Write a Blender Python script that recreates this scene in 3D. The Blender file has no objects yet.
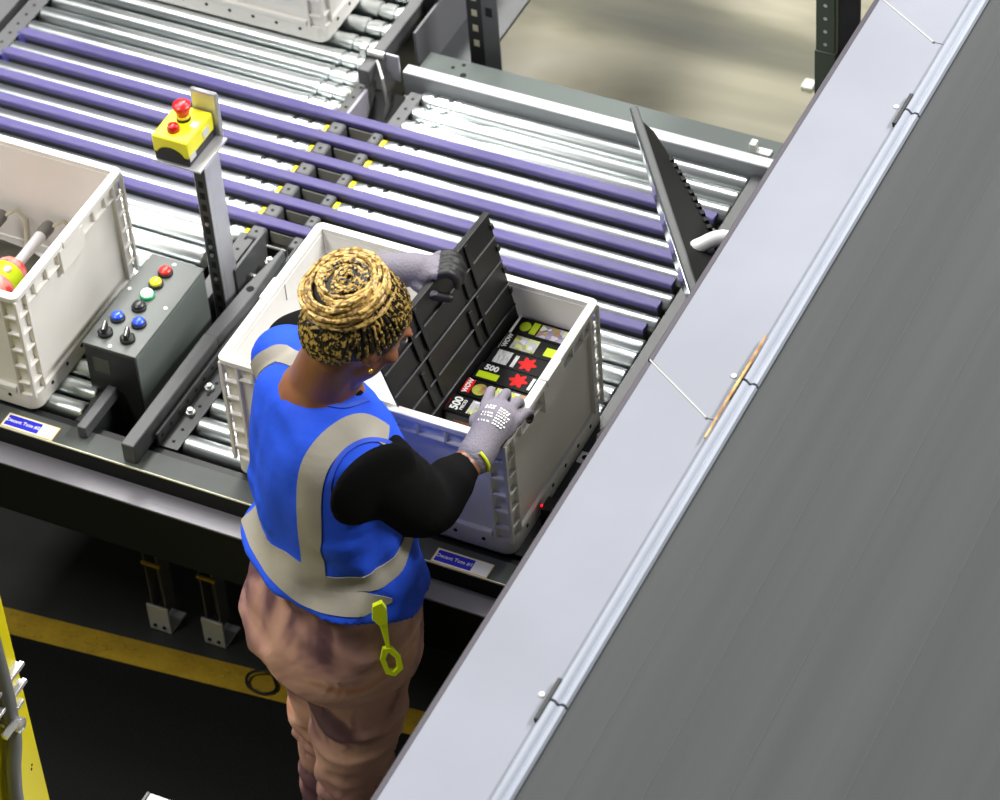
import bpy, bmesh, math, random
from mathutils import Vector, Matrix, noise
from mathutils.bvhtree import BVHTree
random.seed(7)
sc = bpy.context.scene
COL = sc.collection
PI = math.pi

# ------------------------------------------------------------------ camera
FPX = 3480.0
YAW, PITCH, ROLL = -0.5102, 0.7782, 0.08715
CAM = Vector((2.976, -4.163, 5.955))
fw = Vector((math.sin(YAW) * math.cos(PITCH), math.cos(YAW) * math.cos(PITCH), -math.sin(PITCH)))
rt = fw.cross(Vector((0, 0, 1))).normalized()
dn = fw.cross(rt)
cr, sr = math.cos(ROLL), math.sin(ROLL)
rt, dn = cr * rt + sr * dn, -sr * rt + cr * dn
cd = bpy.data.cameras.new('camera')
cam = bpy.data.objects.new('camera', cd)
COL.objects.link(cam)
m = Matrix((rt, -dn, -fw)).transposed().to_4x4()
m.translation = CAM
cam.matrix_world = m
cd.sensor_width = 36.0
cd.lens = FPX * 36.0 / 1000.0
cd.clip_end = 200
cd.dof.use_dof = True
cd.dof.focus_distance = 6.75
cd.dof.aperture_fstop = 5.6
sc.camera = cam

# ------------------------------------------------------------------ world, lamps, exposure
w = bpy.data.worlds.new('world')
sc.world = w
w.use_nodes = True
w.node_tree.nodes['Background'].inputs[0].default_value = (0.82, 0.9, 1.0, 1)
w.node_tree.nodes['Background'].inputs[1].default_value = 0.07
sc.view_settings.view_transform = 'Standard'
sc.view_settings.look = 'None'
sc.view_settings.gamma = 1.0
sc.view_settings.exposure = 0.0


def bay_lamp(x, y, z, sx, sy, power, aim=None, col=(1.0, 0.985, 0.95)):
    l = bpy.data.lights.new('bay_lamp', 'AREA')
    l.shape = 'RECTANGLE'
    l.size, l.size_y, l.energy, l.color = sx, sy, power, col
    o = bpy.data.objects.new('bay_lamp', l)
    o.location = (x, y, z)
    if aim is not None:
        d = Vector(aim) - Vector((x, y, z))
        o.rotation_euler = d.to_track_quat('-Z', 'Y').to_euler()
    COL.objects.link(o)


# rows of warehouse high-bay lamps under the hall's ceiling
for (x, y, z, sx, sy, pw) in ((-2.9, 2.6, 8.2, 1.6, 3.6, 560), (-3.3, 6.8, 8.2, 1.6, 3.6, 680), (-3.7, 11.0, 8.2, 1.6, 3.6, 560),
                             (-7.5, 0.5, 8.2, 1.2, 3.0, 560), (-2.7, -3.4, 8.2, 1.6, 3.0, 430),
                             (6.6, 3.4, 8.2, 1.2, 3.0, 1350), (6.9, 8.2, 8.2, 1.2, 3.0, 800), (1.8, 6.0, 8.2, 1.2, 3.0, 420)):
    bay_lamp(x, y, z, sx, sy, pw)

# ------------------------------------------------------------------ helpers


def lin(c):
    return tuple(((v / 255.0) / 12.92 if v / 255.0 <= 0.04045 else ((v / 255.0 + 0.055) / 1.055) ** 2.4) for v in c)


def mat(name, rgb, rough=0.5, metal=0.0, var=0.0, vscale=8.0, bump=0.0, bscale=60.0, stretch=None,
        rgb2=None, spec=0.5, detail=4.0, emit=0.0, coat=0.0):
    """Principled material with a noise that varies colour and a noise that gives fine relief."""
    M = bpy.data.materials.new(name)
    M.use_nodes = True
    nt = M.node_tree
    b = nt.nodes['Principled BSDF']
    c = lin(rgb)
    b.inputs['Base Color'].default_value = (*c, 1)
    b.inputs['Roughness'].default_value = rough
    b.inputs['Metallic'].default_value = metal
    b.inputs['Specular IOR Level'].default_value = spec
    b.inputs['Coat Weight'].default_value = coat
    if emit:
        b.inputs['Emission Color'].default_value = (*c, 1)
        b.inputs['Emission Strength'].default_value = emit
    tc = nt.nodes.new('ShaderNodeTexCoord')
    mp = nt.nodes.new('ShaderNodeMapping')
    nt.links.new(tc.outputs['Object'], mp.inputs['Vector'])
    if stretch:
        mp.inputs['Scale'].default_value = stretch
    if var or rgb2:
        n = nt.nodes.new('ShaderNodeTexNoise')
        n.inputs['Scale'].default_value = vscale
        n.inputs['Detail'].default_value = detail
        nt.links.new(mp.outputs[0], n.inputs['Vector'])
        r = nt.nodes.new('ShaderNodeValToRGB')
        c2 = lin(rgb2) if rgb2 else tuple(max(0, v * (1 - var)) for v in c)
        c1 = c if rgb2 else tuple(min(1, v * (1 + var)) for v in c)
        r.color_ramp.elements[0].position = 0.35
        r.color_ramp.elements[0].color = (*c2, 1)
        r.color_ramp.elements[1].position = 0.65
        r.color_ramp.elements[1].color = (*c1, 1)
        nt.links.new(n.outputs['Fac'], r.inputs['Fac'])
        nt.links.new(r.outputs['Color'], b.inputs['Base Color'])
    if bump:
        n2 = nt.nodes.new('ShaderNodeTexNoise')
        n2.inputs['Scale'].default_value = bscale
        n2.inputs['Detail'].default_value = 3
        nt.links.new(mp.outputs[0], n2.inputs['Vector'])
        bp = nt.nodes.new('ShaderNodeBump')
        bp.inputs['Strength'].default_value = bump
        bp.inputs['Distance'].default_value = 0.004
        nt.links.new(n2.outputs['Fac'], bp.inputs['Height'])
        nt.links.new(bp.outputs['Normal'], b.inputs['Normal'])
    return M


def multi(name, stops, scale, rough=0.6, kind='noise', stretch=None, detail=4.0, dist=0.0, bump=0.0):
    """Noise or Voronoi driven many-colour material (print, tie-dye, stained and shaded concrete)."""
    M = bpy.data.materials.new(name)
    M.use_nodes = True
    nt = M.node_tree
    b = nt.nodes['Principled BSDF']
    b.inputs['Roughness'].default_value = rough
    tc = nt.nodes.new('ShaderNodeTexCoord')
    mp = nt.nodes.new('ShaderNodeMapping')
    if stretch:
        mp.inputs['Scale'].default_value = stretch
    nt.links.new(tc.outputs['Object'], mp.inputs['Vector'])
    if kind == 'noise':
        n = nt.nodes.new('ShaderNodeTexNoise')
        n.inputs['Scale'].default_value = scale
        n.inputs['Detail'].default_value = detail
        n.inputs['Distortion'].default_value = dist
        out = n.outputs['Fac']
    else:
        n = nt.nodes.new('ShaderNodeTexVoronoi')
        n.inputs['Scale'].default_value = scale
        sep = nt.nodes.new('ShaderNodeSeparateColor')
        nt.links.new(n.outputs['Color'], sep.inputs[0])
        out = sep.outputs[0]
    nt.links.new(mp.outputs[0], n.inputs['Vector'])
    r = nt.nodes.new('ShaderNodeValToRGB')
    els = r.color_ramp.elements
    while len(els) < len(stops):
        els.new(0.5)
    for e, (p, c) in zip(els, stops):
        e.position = p
        e.color = (*lin(c), 1)
    nt.links.new(out, r.inputs['Fac'])
    nt.links.new(r.outputs['Color'], b.inputs['Base Color'])
    if bump:
        bp = nt.nodes.new('ShaderNodeBump')
        bp.inputs['Strength'].default_value = bump
        bp.inputs['Distance'].default_value = 0.004
        n2 = nt.nodes.new('ShaderNodeTexNoise')
        n2.inputs['Scale'].default_value = 25
        nt.links.new(mp.outputs[0], n2.inputs['Vector'])
        nt.links.new(n2.outputs['Fac'], bp.inputs['Height'])
        nt.links.new(bp.outputs['Normal'], b.inputs['Normal'])
    return M


class MB:
    """Collects shapes and builds ONE mesh object."""

    def __init__(self):
        self.v, self.f, self.mi = [], [], []
        self.k = 0

    def add(self, vs, fs):
        o = len(self.v)
        self.v += [tuple(p) for p in vs]
        self.f += [tuple(i + o for i in q) for q in fs]
        self.mi += [self.k] * len(fs)

    def box(self, x0, x1, y0, y1, z0, z1, M=None):
        vs = [(x, y, z) for z in (z0, z1) for (x, y) in ((x0, y0), (x1, y0), (x1, y1), (x0, y1))]
        if M is not None:
            vs = [M @ Vector(p) for p in vs]
        self.add(vs, [(3, 2, 1, 0), (4, 5, 6, 7), (0, 1, 5, 4), (1, 2, 6, 5), (2, 3, 7, 6), (3, 0, 4, 7)])

    def prism(self, pts, z0, z1, M=None):
        n = len(pts)
        vs = [(x, y, z0) for x, y in pts] + [(x, y, z1) for x, y in pts]
        if M is not None:
            vs = [M @ Vector(p) for p in vs]
        fs = [tuple(reversed(range(n))), tuple(range(n, 2 * n))]
        fs += [(i, (i + 1) % n, n + (i + 1) % n, n + i) for i in range(n)]
        self.add(vs, fs)

    def loft(self, rings, cap=True):
        n = len(rings[0])
        vs = [p for r in rings for p in r]
        fs = []
        for k in range(len(rings) - 1):
            a, b = k * n, (k + 1) * n
            for i in range(n):
                j = (i + 1) % n
                fs.append((a + i, a + j, b + j, b + i))
        if cap:
            fs.append(tuple(reversed(range(n))))
            e = (len(rings) - 1) * n
            fs.append(tuple(range(e, e + n)))
        self.add(vs, fs)

    def tube(self, pts, rad, n=10, cap=True, ab=None):
        pts = [Vector(p) for p in pts]
        if not hasattr(rad, '__len__'):
            rad = [rad] * len(pts)
        rings = []
        up = None
        for i, p in enumerate(pts):
            t = (pts[min(i + 1, len(pts) - 1)] - pts[max(i - 1, 0)]).normalized()
            if up is None:
                up = Vector((0, 0, 1)) if abs(t.z) < 0.9 else Vector((1, 0, 0))
            s = t.cross(up)
            if s.length < 1e-6:
                s = t.orthogonal()
            s.normalize()
            u = s.cross(t).normalized()
            up = u
            ra = rad[i]
            rb = ra if ab is None else ra * ab
            rings.append([p + s * (ra * math.cos(2 * PI * k / n)) + u * (rb * math.sin(2 * PI * k / n)) for k in range(n)])
        self.loft(rings, cap)

    def cyl(self, p0, p1, r, n=12, r1=None):
        self.tube([p0, p1], [r, r if r1 is None else r1], n)

    def lathe(self, base, axis, prof, n=20):
        """prof: (distance along axis, radius)"""
        b, a = Vector(base), Vector(axis).normalized()
        s = a.orthogonal().normalized()
        t = a.cross(s)
        rings = [[b + a * d + (s * math.cos(2 * PI * k / n) + t * math.sin(2 * PI * k / n)) * max(r, 1e-5) for k in range(n)]
                 for d, r in prof]
        self.loft(rings, True)

    def ell(self, c, r, nu=16, nv=10, M=None):
        rings = []
        for j in range(nv + 1):
            th = PI * j / nv
            th = min(max(th, 0.02), PI - 0.02)
            ring = []
            for i in range(nu):
                ph = 2 * PI * i / nu
                p = Vector((r[0] * math.sin(th) * math.cos(ph), r[1] * math.sin(th) * math.sin(ph), -r[2] * math.cos(th)))
                if M is not None:
                    p = M @ p
                ring.append(p + Vector(c))
            rings.append(ring)
        self.loft(rings, True)

    def mesh(self, name, mats, smooth=35):
        me = bpy.data.meshes.new(name)
        me.from_pydata(self.v, [], self.f)
        for mm in (mats if isinstance(mats, (list, tuple)) else [mats]):
            me.materials.append(mm)
        me.polygons.foreach_set('material_index', self.mi)
        bm = bmesh.new()
        bm.from_mesh(me)
        bmesh.ops.recalc_face_normals(bm, faces=bm.faces)
        bm.to_mesh(me)
        bm.free()
        if smooth:
            me.shade_smooth()
            me.set_sharp_from_angle(angle=math.radians(smooth))
        me.update()
        return me

    def build(self, name, mats, parent=None, smooth=35, bevel=0.0, seg=2):
        o = bpy.data.objects.new(name, self.mesh(name, mats, smooth))
        COL.objects.link(o)
        if parent is not None:
            o.parent = parent
        if bevel:
            b = o.modifiers.new('bevel', 'BEVEL')
            b.width, b.segments, b.limit_method, b.angle_limit = bevel, seg, 'ANGLE', math.radians(40)
        return o


def tag(o, label=None, cat=None, group=None, kind=None):
    if label:
        o['label'] = label
    if cat:
        o['category'] = cat
    if group:
        o['group'] = group
    if kind:
        o['kind'] = kind
    return o


def thing(name, label, cat, loc=(0, 0, 0), rz=0.0, group=None):
    o = bpy.data.objects.new(name, None)
    o.empty_display_size = 0.1
    COL.objects.link(o)
    o.location = loc
    o.rotation_euler = (0, 0, rz)
    return tag(o, label, cat, group)


def one(name, fn, mats, parent=None, bevel=0.0, smooth=35, seg=2):
    b = MB()
    fn(b)
    return b.build(name, mats, parent, smooth, bevel, seg)


def bx(name, x0, x1, y0, y1, z0, z1, mats, parent=None, bevel=0.0015, M=None):
    b = MB()
    b.box(x0, x1, y0, y1, z0, z1, M)
    return b.build(name, mats, parent, 35, bevel)


def put(src, name, parent, loc, rz=0.0):
    """another object on the same mesh data"""
    o = src.copy()
    o.name = name
    COL.objects.link(o)
    o.parent = parent
    o.location = loc
    o.rotation_euler = (0, 0, rz)
    return o


def dup(root, loc, label=None):
    r = root.copy()
    COL.objects.link(r)
    r.location = loc
    if label:
        r['label'] = label
    for ch in list(root.children):
        c = ch.copy()
        COL.objects.link(c)
        c.parent = r
        for g in list(ch.children):
            d = g.copy()
            COL.objects.link(d)
            d.parent = c
    return r


def lettering(text, size, M, material, parent, name='lettering', depth=0.0006, bold=0.0):
    cu = bpy.data.curves.new('txt', 'FONT')
    cu.body = text
    cu.size = size
    cu.align_x, cu.align_y = 'CENTER', 'CENTER'
    cu.extrude = depth
    cu.offset = bold
    t = bpy.data.objects.new('txt', cu)
    COL.objects.link(t)
    bpy.context.view_layer.update()
    me = bpy.data.meshes.new_from_object(t.evaluated_get(bpy.context.evaluated_depsgraph_get()))
    bpy.data.objects.remove(t)
    bpy.data.curves.remove(cu)
    me.transform(M)
    me.materials.clear()
    me.materials.append(material)
    o = bpy.data.objects.new(name, me)
    COL.objects.link(o)
    o.parent = parent
    return o


def bake(o):
    """apply an object's modifiers to its mesh"""
    bpy.context.view_layer.update()
    dg = bpy.context.evaluated_depsgraph_get()
    me = bpy.data.meshes.new_from_object(o.evaluated_get(dg))
    o.modifiers.clear()
    o.data = me
    return me


def fuse(mb, name, mats, parent, voxel=0.008, smooth=3, fac=0.5):
    """closed overlapping shapes -> one continuous skin"""
    o = mb.build(name, mats, parent, 0)
    r = o.modifiers.new('remesh', 'REMESH')
    r.mode, r.voxel_size = 'VOXEL', voxel
    s = o.modifiers.new('smooth', 'SMOOTH')
    s.factor, s.iterations = fac, smooth
    bake(o)
    if not o.data.materials:
        o.data.materials.append(mats[0] if isinstance(mats, (list, tuple)) else mats)
    o.data.shade_smooth()
    return o


def catmull(pts, sub=5):
    pts = [Vector(p) for p in pts]
    out = []
    for i in range(len(pts) - 1):
        p0, p1, p2, p3 = pts[max(i - 1, 0)], pts[i], pts[i + 1], pts[min(i + 2, len(pts) - 1)]
        for k in range(sub):
            t = k / sub
            out.append(0.5 * ((2 * p1) + (p2 - p0) * t + (2 * p0 - 5 * p1 + 4 * p2 - p3) * t * t + (3 * p1 - p0 - 3 * p2 + p3) * t ** 3))
    out.append(pts[-1])
    return out


def T(x, y, z, rz=0.0, rx=0.0):
    return Matrix.Translation((x, y, z)) @ Matrix.Rotation(rz, 4, 'Z') @ Matrix.Rotation(rx, 4, 'X')


# ------------------------------------------------------------------ materials
m_steel = mat('zinc_roller', (222, 228, 228), 0.30, 1.0, var=0.06, vscale=30, stretch=(0.3, 6, 6))
m_frame = mat('grey_painted_steel', (74, 75, 77), 0.48, 0.0, var=0.08, vscale=10)
m_frame_d = mat('dark_grey_steel', (52, 54, 56), 0.45, 0.0, var=0.12, vscale=12)
m_blackg = mat('black_green_shaded', (10, 13, 11), 0.6, spec=0.25)  # near black: shade of the beam front and skirt put into the colour
m_black = mat('black_steel', (16, 17, 18), 0.55, 0.0, var=0.15)
m_purple = mat('purple_belt', (76, 69, 114), 0.55, 0.0, vscale=25, rgb2=(62, 54, 118), stretch=(1, 12, 12))
m_yellow_cap = mat('yellow_plastic', (226, 212, 20), 0.4)
m_galv = mat('galvanised_sheet', (131, 134, 143), 0.62, 0.0, spec=0.12, var=0.05, vscale=3, bump=0.03, bscale=20)
m_galv2 = mat('bright_zinc', (140, 145, 156), 0.5, 0.1, spec=0.25, var=0.06, vscale=5, stretch=(20, 1, 1))
m_edge = mat('sheet_edge_grey', (72, 69, 76), 0.55, 0.0, spec=0.2)
m_bin = mat('pale_grey_plastic', (226, 223, 218), 0.45, 0.0, var=0.03, vscale=6)
m_panel = mat('black_plastic', (20, 20, 21), 0.42, 0.0, var=0.1)
m_ridge = mat('worn_black_plastic', (74, 74, 76), 0.4)
m_bolt = mat('bolt_zinc', (190, 192, 190), 0.35, 0.9)
m_hole = mat('hole_black', (8, 8, 8), 0.9)
m_white = mat('white_print', (236, 236, 232), 0.5)
m_blue = mat('label_blue', (38, 36, 190), 0.45)
m_orange = mat('label_orange_edge', (226, 190, 90), 0.5)
m_alu = mat('aluminium', (186, 186, 194), 0.38, 0.55, var=0.04)
m_estop_y = mat('signal_yellow', (236, 228, 24), 0.38, var=0.03)
m_red = mat('signal_red', (218, 26, 36), 0.3)
m_conbox = mat('control_box_grey', (92, 96, 94), 0.42, 0.1, var=0.05)

# ------------------------------------------------------------------ structure: floor
m_floor = multi('stained_shaded_concrete', [(0.38, (46, 48, 36)), (0.48, (96, 94, 72)), (0.56, (146, 141, 120)), (0.68, (170, 166, 156))],
                0.62, 0.55, detail=7, dist=0.8, stretch=(1.0, 1.5, 1.0))  # dark ramp tones draw floor stains and also stand in for shadow bands
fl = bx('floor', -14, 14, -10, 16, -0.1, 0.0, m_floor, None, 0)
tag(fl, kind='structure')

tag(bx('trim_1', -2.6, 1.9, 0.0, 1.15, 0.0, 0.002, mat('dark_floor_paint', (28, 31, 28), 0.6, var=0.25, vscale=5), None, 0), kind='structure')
# ------------------------------------------------------------------ anti-fatigue mat with yellow edge
m_mat = mat('black_rubber', (7, 7, 8), 0.85, spec=0.2, bump=0.5, bscale=180)
m_matedge = mat('yellow_rubber', (150, 122, 12), 0.7, var=0.12, vscale=14, bump=0.8, bscale=70)
t = thing('anti_fatigue_mat', 'black rubber floor mat with a yellow edge under the standing worker', 'mat', (-0.435, 0.04, 0), math.radians(5.2))
one('mat_body', lambda b: b.box(-1.6, 1.6, -1.5, -0.036, 0.0, 0.012), m_mat, t, 0.003)


def edge_strip(b):
    for k in range(1):
        b.loft([[(x, -0.036, 0.0), (x, 0.044, 0.0), (x, 0.042, 0.003), (x, -0.036, 0.012)] for x in (-1.6, 1.6)])
    rr = random.Random(3)
    for k in range(240):
        x, y = rr.uniform(-0.6, 1.2), rr.uniform(-0.03, 0.034)
        z = 0.012 - 0.009 * (y + 0.036) / 0.078
        b.box(x, x + 0.010, y, y + 0.004, z - 0.002, z + 0.0016)


one('mat_edge', edge_strip, m_matedge, t)['label'] = 'yellow bevelled edge strip'

# ------------------------------------------------------------------ roller conveyors
ZR, RR = 0.80, 0.024
BELT_Y = [0.71 + 0.0766 * k for k in range(6)]
BETW_Y = [b - 0.0383 for b in BELT_Y]
FRONT_Y = [0.05 + 0.0585 * k for k in range(11)]
FRONT_Y = [y for y in FRONT_Y if y < 0.66]
REAR_L = [1.137, 1.194, 1.25, 1.31] + [1.372 + 0.068 * k for k in range(20)]
REAR_R = [1.137, 1.19, 1.243]


def roller_mesh(L, caps_at_left, plain=False):
    b = MB()
    r = RR
    end = [(0.0, r * .9), (0.004, r), (0.03, r), (0.032, r - .004), (0.040, r - .004), (0.042, r), (0.070, r),
           (0.072, r - .004), (0.080, r - .004), (0.083, r + .0008), (0.1, r + .0008), (0.104, r)]
    if caps_at_left:
        prof = end + [(L - 0.004, r), (L, r * .9)]
    else:
        prof = [(0.0, r * .9), (0.004, r)] + [(L - d, q) for d, q in reversed(end)]
    if plain:
        prof = [(0.0, r * .55), (0.0, r * .92), (0.004, r), (L - 0.004, r), (L, r * .92)]
    b.lathe((0, 0, 0), (1, 0, 0), prof, 24)
    return b.mesh('roller', m_steel, 40)


cap_b = MB()
cap_b.lathe((0, 0, 0), (1, 0, 0), [(0, 0.021), (0.002, 0.023), (0.010, 0.023), (0.013, 0.019)], 20)
cap_me = cap_b.mesh('end_cap', m_yellow_cap)
axle_b = MB()
axle_b.cyl((-0.05, 0, 0), (0.05, 0, 0), 0.006, 8)
axle_me = axle_b.mesh('axle', m_bolt)


def add_rollers(parent, x0, x1, ys, caps_left, plain=False, caps=True):
    me = roller_mesh(x1 - x0, caps_left, plain)
    for y in ys:
        o = bpy.data.objects.new('roller', me)
        COL.objects.link(o)
        o.parent = parent
        o.location = (x0, y, ZR - RR)
        if plain or not caps:
            continue
        c = bpy.data.objects.new('end_cap', cap_me)
        COL.objects.link(c)
        c.parent = o
        c.location = (-0.013, 0, 0) if caps_left else (x1 - x0, 0, 0)


def channel(name, x0, x1, y0, y1, z0, z1, parent, lip, mt=m_frame, holes=True):
    """C-section side channel along Y with a row of holes on its top lip"""
    b = MB()
    th = 0.004
    b.box(x0, x1, y0, y1, z1 - th, z1)
    b.box(x0, x1, y0, y1, z0, z0 + th)
    if lip > 0:
        b.box(x1 - th, x1, y0, y1, z0 + th, z1 - th)
    else:
        b.box(x0, x0 + th, y0, y1, z0 + th, z1 - th)
    o = b.build(name, mt, parent)
    if holes:
        h = MB()
        y = y0 + 0.02
        while y < y1 - 0.01:
            xm = (x0 + x1) / 2
            h.cyl((xm, y, z1 - 0.001), (xm, y, z1 + 0.0006), 0.0042, 8)
            y += 0.0375
        hh = h.build('hole_row', m_hole, o)
        hh['kind'] = 'stuff'
    return o


LB = thing('roller_conveyor', 'left hand lane of zinc rollers carrying the bin of red bottles', 'conveyor', (0, 0, 0), 0, 'pair of roller lanes')
RB = thing('roller_conveyor', 'right hand lane of zinc rollers under the bin the worker is opening', 'conveyor', (0, 0, 0), 0, 'pair of roller lanes')
add_rollers(LB, -1.19, -0.345, BETW_Y + REAR_L, False)
add_rollers(LB, -1.19, -0.393, FRONT_Y, False, True)
add_rollers(RB, -0.185, 0.632, BETW_Y, True)
add_rollers(RB, -0.185, 0.632, REAR_R, True, False, False)
add_rollers(RB, -0.143, 0.632, FRONT_Y, True, True)

# side channels
channel('side_channel', -1.235, -1.19, 0.014, 2.8, 0.66, 0.80, LB, -1)
channel('side_channel', -0.395, -0.355, 0.014, 0.44, 0.66, 0.79, LB, 1, m_frame_d)
channel('side_channel', -0.345, -0.31, 0.44, 0.665, 0.66, 0.80, LB, 1)
channel('side_channel', -0.342, -0.315, 1.115, 2.8, 0.66, 0.80, LB, 1)
channel('side_channel', -0.185, -0.145, 0.014, 0.665, 0.66, 0.795, RB, -1, m_frame_d)
channel('side_channel', -0.212, -0.18, 1.085, 1.24, 0.66, 0.80, RB, -1)
channel('side_channel', 0.638, 0.70, 0.014, 1.262, 0.66, 0.80, RB, 1, m_frame_d)
# outer bright edge rail of the left lane
bx('edge_rail', -1.30, -1.245, 0.014, 2.8, 0.70, 0.815, m_frame, LB)

# black pans added under the rollers for the dark cavity seen between them
bx('dark_pan', -1.23, -0.32, 0.014, 2.8, 0.64, 0.655, m_black, LB)
bx('dark_pan', -0.21, 0.69, 0.014, 1.262, 0.64, 0.655, m_black, RB)


# guide bars above the lane edges
def guide(name, x0, x1, y0, y1, z0, z1, parent, mt=m_frame):
    return bx(name, x0, x1, y0, y1, z0, z1, mt, parent, 0.003)


guide('guide_bar', -0.358, -0.336, -0.035, 0.10, 0.801, 0.832, LB)
guide('guide_bar', -0.330, -0.300, 1.205, 2.8, 0.815, 0.86, LB)
gb = guide('guide_bar', -0.232, -0.200, -0.06, 0.30, 0.801, 0.852, RB)
one('guide_bar', lambda b: b.prism([(-0.232, 0.30), (-0.200, 0.30), (-0.192, 0.44), (-0.196, 0.60), (-0.206, 0.60), (-0.224, 0.46)], 0.80, 0.85), m_frame, RB, 0.003)
one('bolt_hole', lambda b: b.cyl((-0.207, 0.46, 0.84), (-0.207, 0.46, 0.8508), 0.009, 12), m_hole, RB)
# perforated dark plate below the guide bar, with small bolts
bx('perforated_plate', -0.196, -0.188, 0.014, 0.64, 0.68, 0.825, m_frame_d, RB)
hb = MB()
for k in range(17):
    for dz in (0.81, 0.775):
        hb.cyl((-0.1885, 0.03 + 0.036 * k, dz), (-0.1872, 0.03 + 0.036 * k, dz), 0.005, 8)
hb.build('hole_row', m_hole, RB)['kind'] = 'stuff'
for k, (x, y) in enumerate(((-0.172, 0.36), (-0.168, 0.43), (-0.166, 0.50), (-0.170, 0.56), (-0.24, 0.60), (-0.172, 0.12), (-0.17, 0.20))):
    def bolt(b):
        b.cyl((0, 0, 0), (0, 0, 0.006), 0.010, 12)
        b.cyl((0, 0, 0.006), (0, 0, 0.014), 0.0065, 6)
    o = one('bolt', bolt, m_bolt, RB)
    o.location = (x, y, 0.796)
# light cover strips with bright tube ends beside the bolts
one('cross_pin', lambda b: [b.cyl((-0.26, 0.545, 0.80), (-0.21, 0.545, 0.80), 0.006, 8), b.cyl((-0.2, 0.50, 0.815), (-0.15, 0.50, 0.815), 0.009, 10)], m_bolt, RB)

# front beam and ledge
FBM = thing('front_beam', 'long dark grey steel beam with two blue labels along the conveyor front', 'beam')


def fb(b):
    b.box(-1.5, 1.0, -0.07, -0.012, 0.795, 0.80)
    b.box(-1.5, 1.0, -0.016, -0.012, 0.70, 0.795)


one('beam_body', fb, mat('beam_grey', (72, 76, 74), 0.55, var=0.15, vscale=7, spec=0.3), FBM, 0.001)
bx('front_face', -1.5, 1.0, -0.07, -0.065, 0.70, 0.795, m_blackg, FBM, 0.001)
one('worn_edge', lambda b: b.box(-1.5, 1.0, -0.0715, -0.0695, 0.797, 0.8012), mat('worn_bare_edge', (222, 222, 196), 0.4), FBM)['label'] = 'bright worn front edge'
one('lower_ledge', lambda b: [b.box(-1.5, 1.0, -0.124, -0.068, 0.745, 0.75), ],
    mat('ledge_steel', (112, 110, 116), 0.38, 0.2, var=0.06), FBM, 0.0015)['label'] = 'grey ledge below the beam'
one('skirt', lambda b: [b.box(-1.5, 1.0, -0.124, -0.119, 0.60, 0.745), b.box(-1.5, 1.0, -0.119, -0.0, 0.60, 0.604)], m_blackg, FBM, 0.001)['label'] = 'black lower skirt'
bx('inner_rail', -1.5, 1.0, -0.008, 0.012, 0.66, 0.79, m_black, FBM)


def sign(x0, y0, text):
    s = one('label_sticker', lambda b: b.box(x0, x0 + 0.127, y0, y0 + 0.0395, 0.8008, 0.8016), m_orange, FBM)
    s['label'] = 'blue and white tote station label reading ' + text
    one('white_field', lambda b: b.box(x0 + 0.002, x0 + 0.125, y0 + 0.002, y0 + 0.0375, 0.8012, 0.8019), m_white, s)
    one('blue_field', lambda b: b.box(x0 + 0.005, x0 + 0.087, y0 + 0.005, y0 + 0.0345, 0.8016, 0.8022), m_blue, s)
    lettering(text, 0.0125, T(x0 + 0.046, y0 + 0.02, 0.8025), m_white, s, bold=0.0001)


sign(-0.531, -0.0685, 'Decant Tote #2')
sign(0.4915, -0.0695, 'Decant Tote #1')

# rear cross beam of the right lane
RBM = thing('rear_cross_beam', 'pale zinc cross beam with grey top plate behind the right roller lane', 'beam')
one('channel_face', lambda b: b.box(-0.245, 0.72, 1.266, 1.27, 0.76, 0.826), mat('zinc_face_shaded', (128, 131, 134), 0.5, 0.1), RBM, 0.001)  # front face in a greyer zinc than the top, its shade painted in
one('zinc_channel', lambda b: b.box(-0.245, 0.72, 1.266, 1.296, 0.826, 0.83), mat('white_zinc', (196, 197, 202), 0.55, 0.0, var=0.05, vscale=6, spec=0.3), RBM, 0.001)
one('top_plate', lambda b: [b.box(-0.235, 0.72, 1.296, 1.388, 0.795, 0.80), b.box(-0.235, 0.72, 1.384, 1.388, 0.62, 0.795)], mat('plate_grey', (92, 98, 96), 0.65, 0.0, spec=0.12), RBM, 0.001)
one('plate_holes', lambda b: [b.cyl((x, y, 0.799), (x, y, 0.8006), r, 10) for x, y, r in ((-0.16, 1.355, .005), (-0.14, 1.372, .005), (-0.125, 1.338, .008))], m_hole, RBM)
one('clip', lambda b: [b.box(0.60, 0.615, 1.33, 1.35, 0.80, 0.825), b.box(0.615, 0.65, 1.33, 1.35, 0.80, 0.806)], m_white, RBM, 0.001)

# ------------------------------------------------------------------ belt transfer
BT = thing('belt_transfer', 'set of six purple belts crossing both roller lanes', 'belt conveyor')
m_pulley = mat('pulley_blue', (40, 36, 120), 0.5)
for y in BELT_Y:
    def belt(b):
        pr = [(-0.0135, -0.012), (0.0135, -0.012), (0.0145, -0.004), (0.0135, 0.0), (0.011, 0.0018), (-0.011, 0.0018), (-0.0135, 0.0), (-0.0145, -0.004)]
        b.loft([[(x, py, pz) for py, pz in pr] for x in (-1.18, 0.62)])
    o = one('belt', belt, m_purple, BT)
    o.location = (0, y, ZR + 0.010)
    g = bx('belt_guide', -1.18, 0.62, y - 0.011, y + 0.011, 0.755, ZR - 0.003, m_frame_d, BT)
    one('pulley', lambda b: b.lathe((-1.20, y, 0.785), (1, 0, 0), [(0, 0.013), (0.004, 0.016), (0.03, 0.016), (0.034, 0.013)], 14), m_pulley, BT)
m_lip = mat('lip_grey', (150, 150, 140), 0.4, 0.3)
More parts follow.
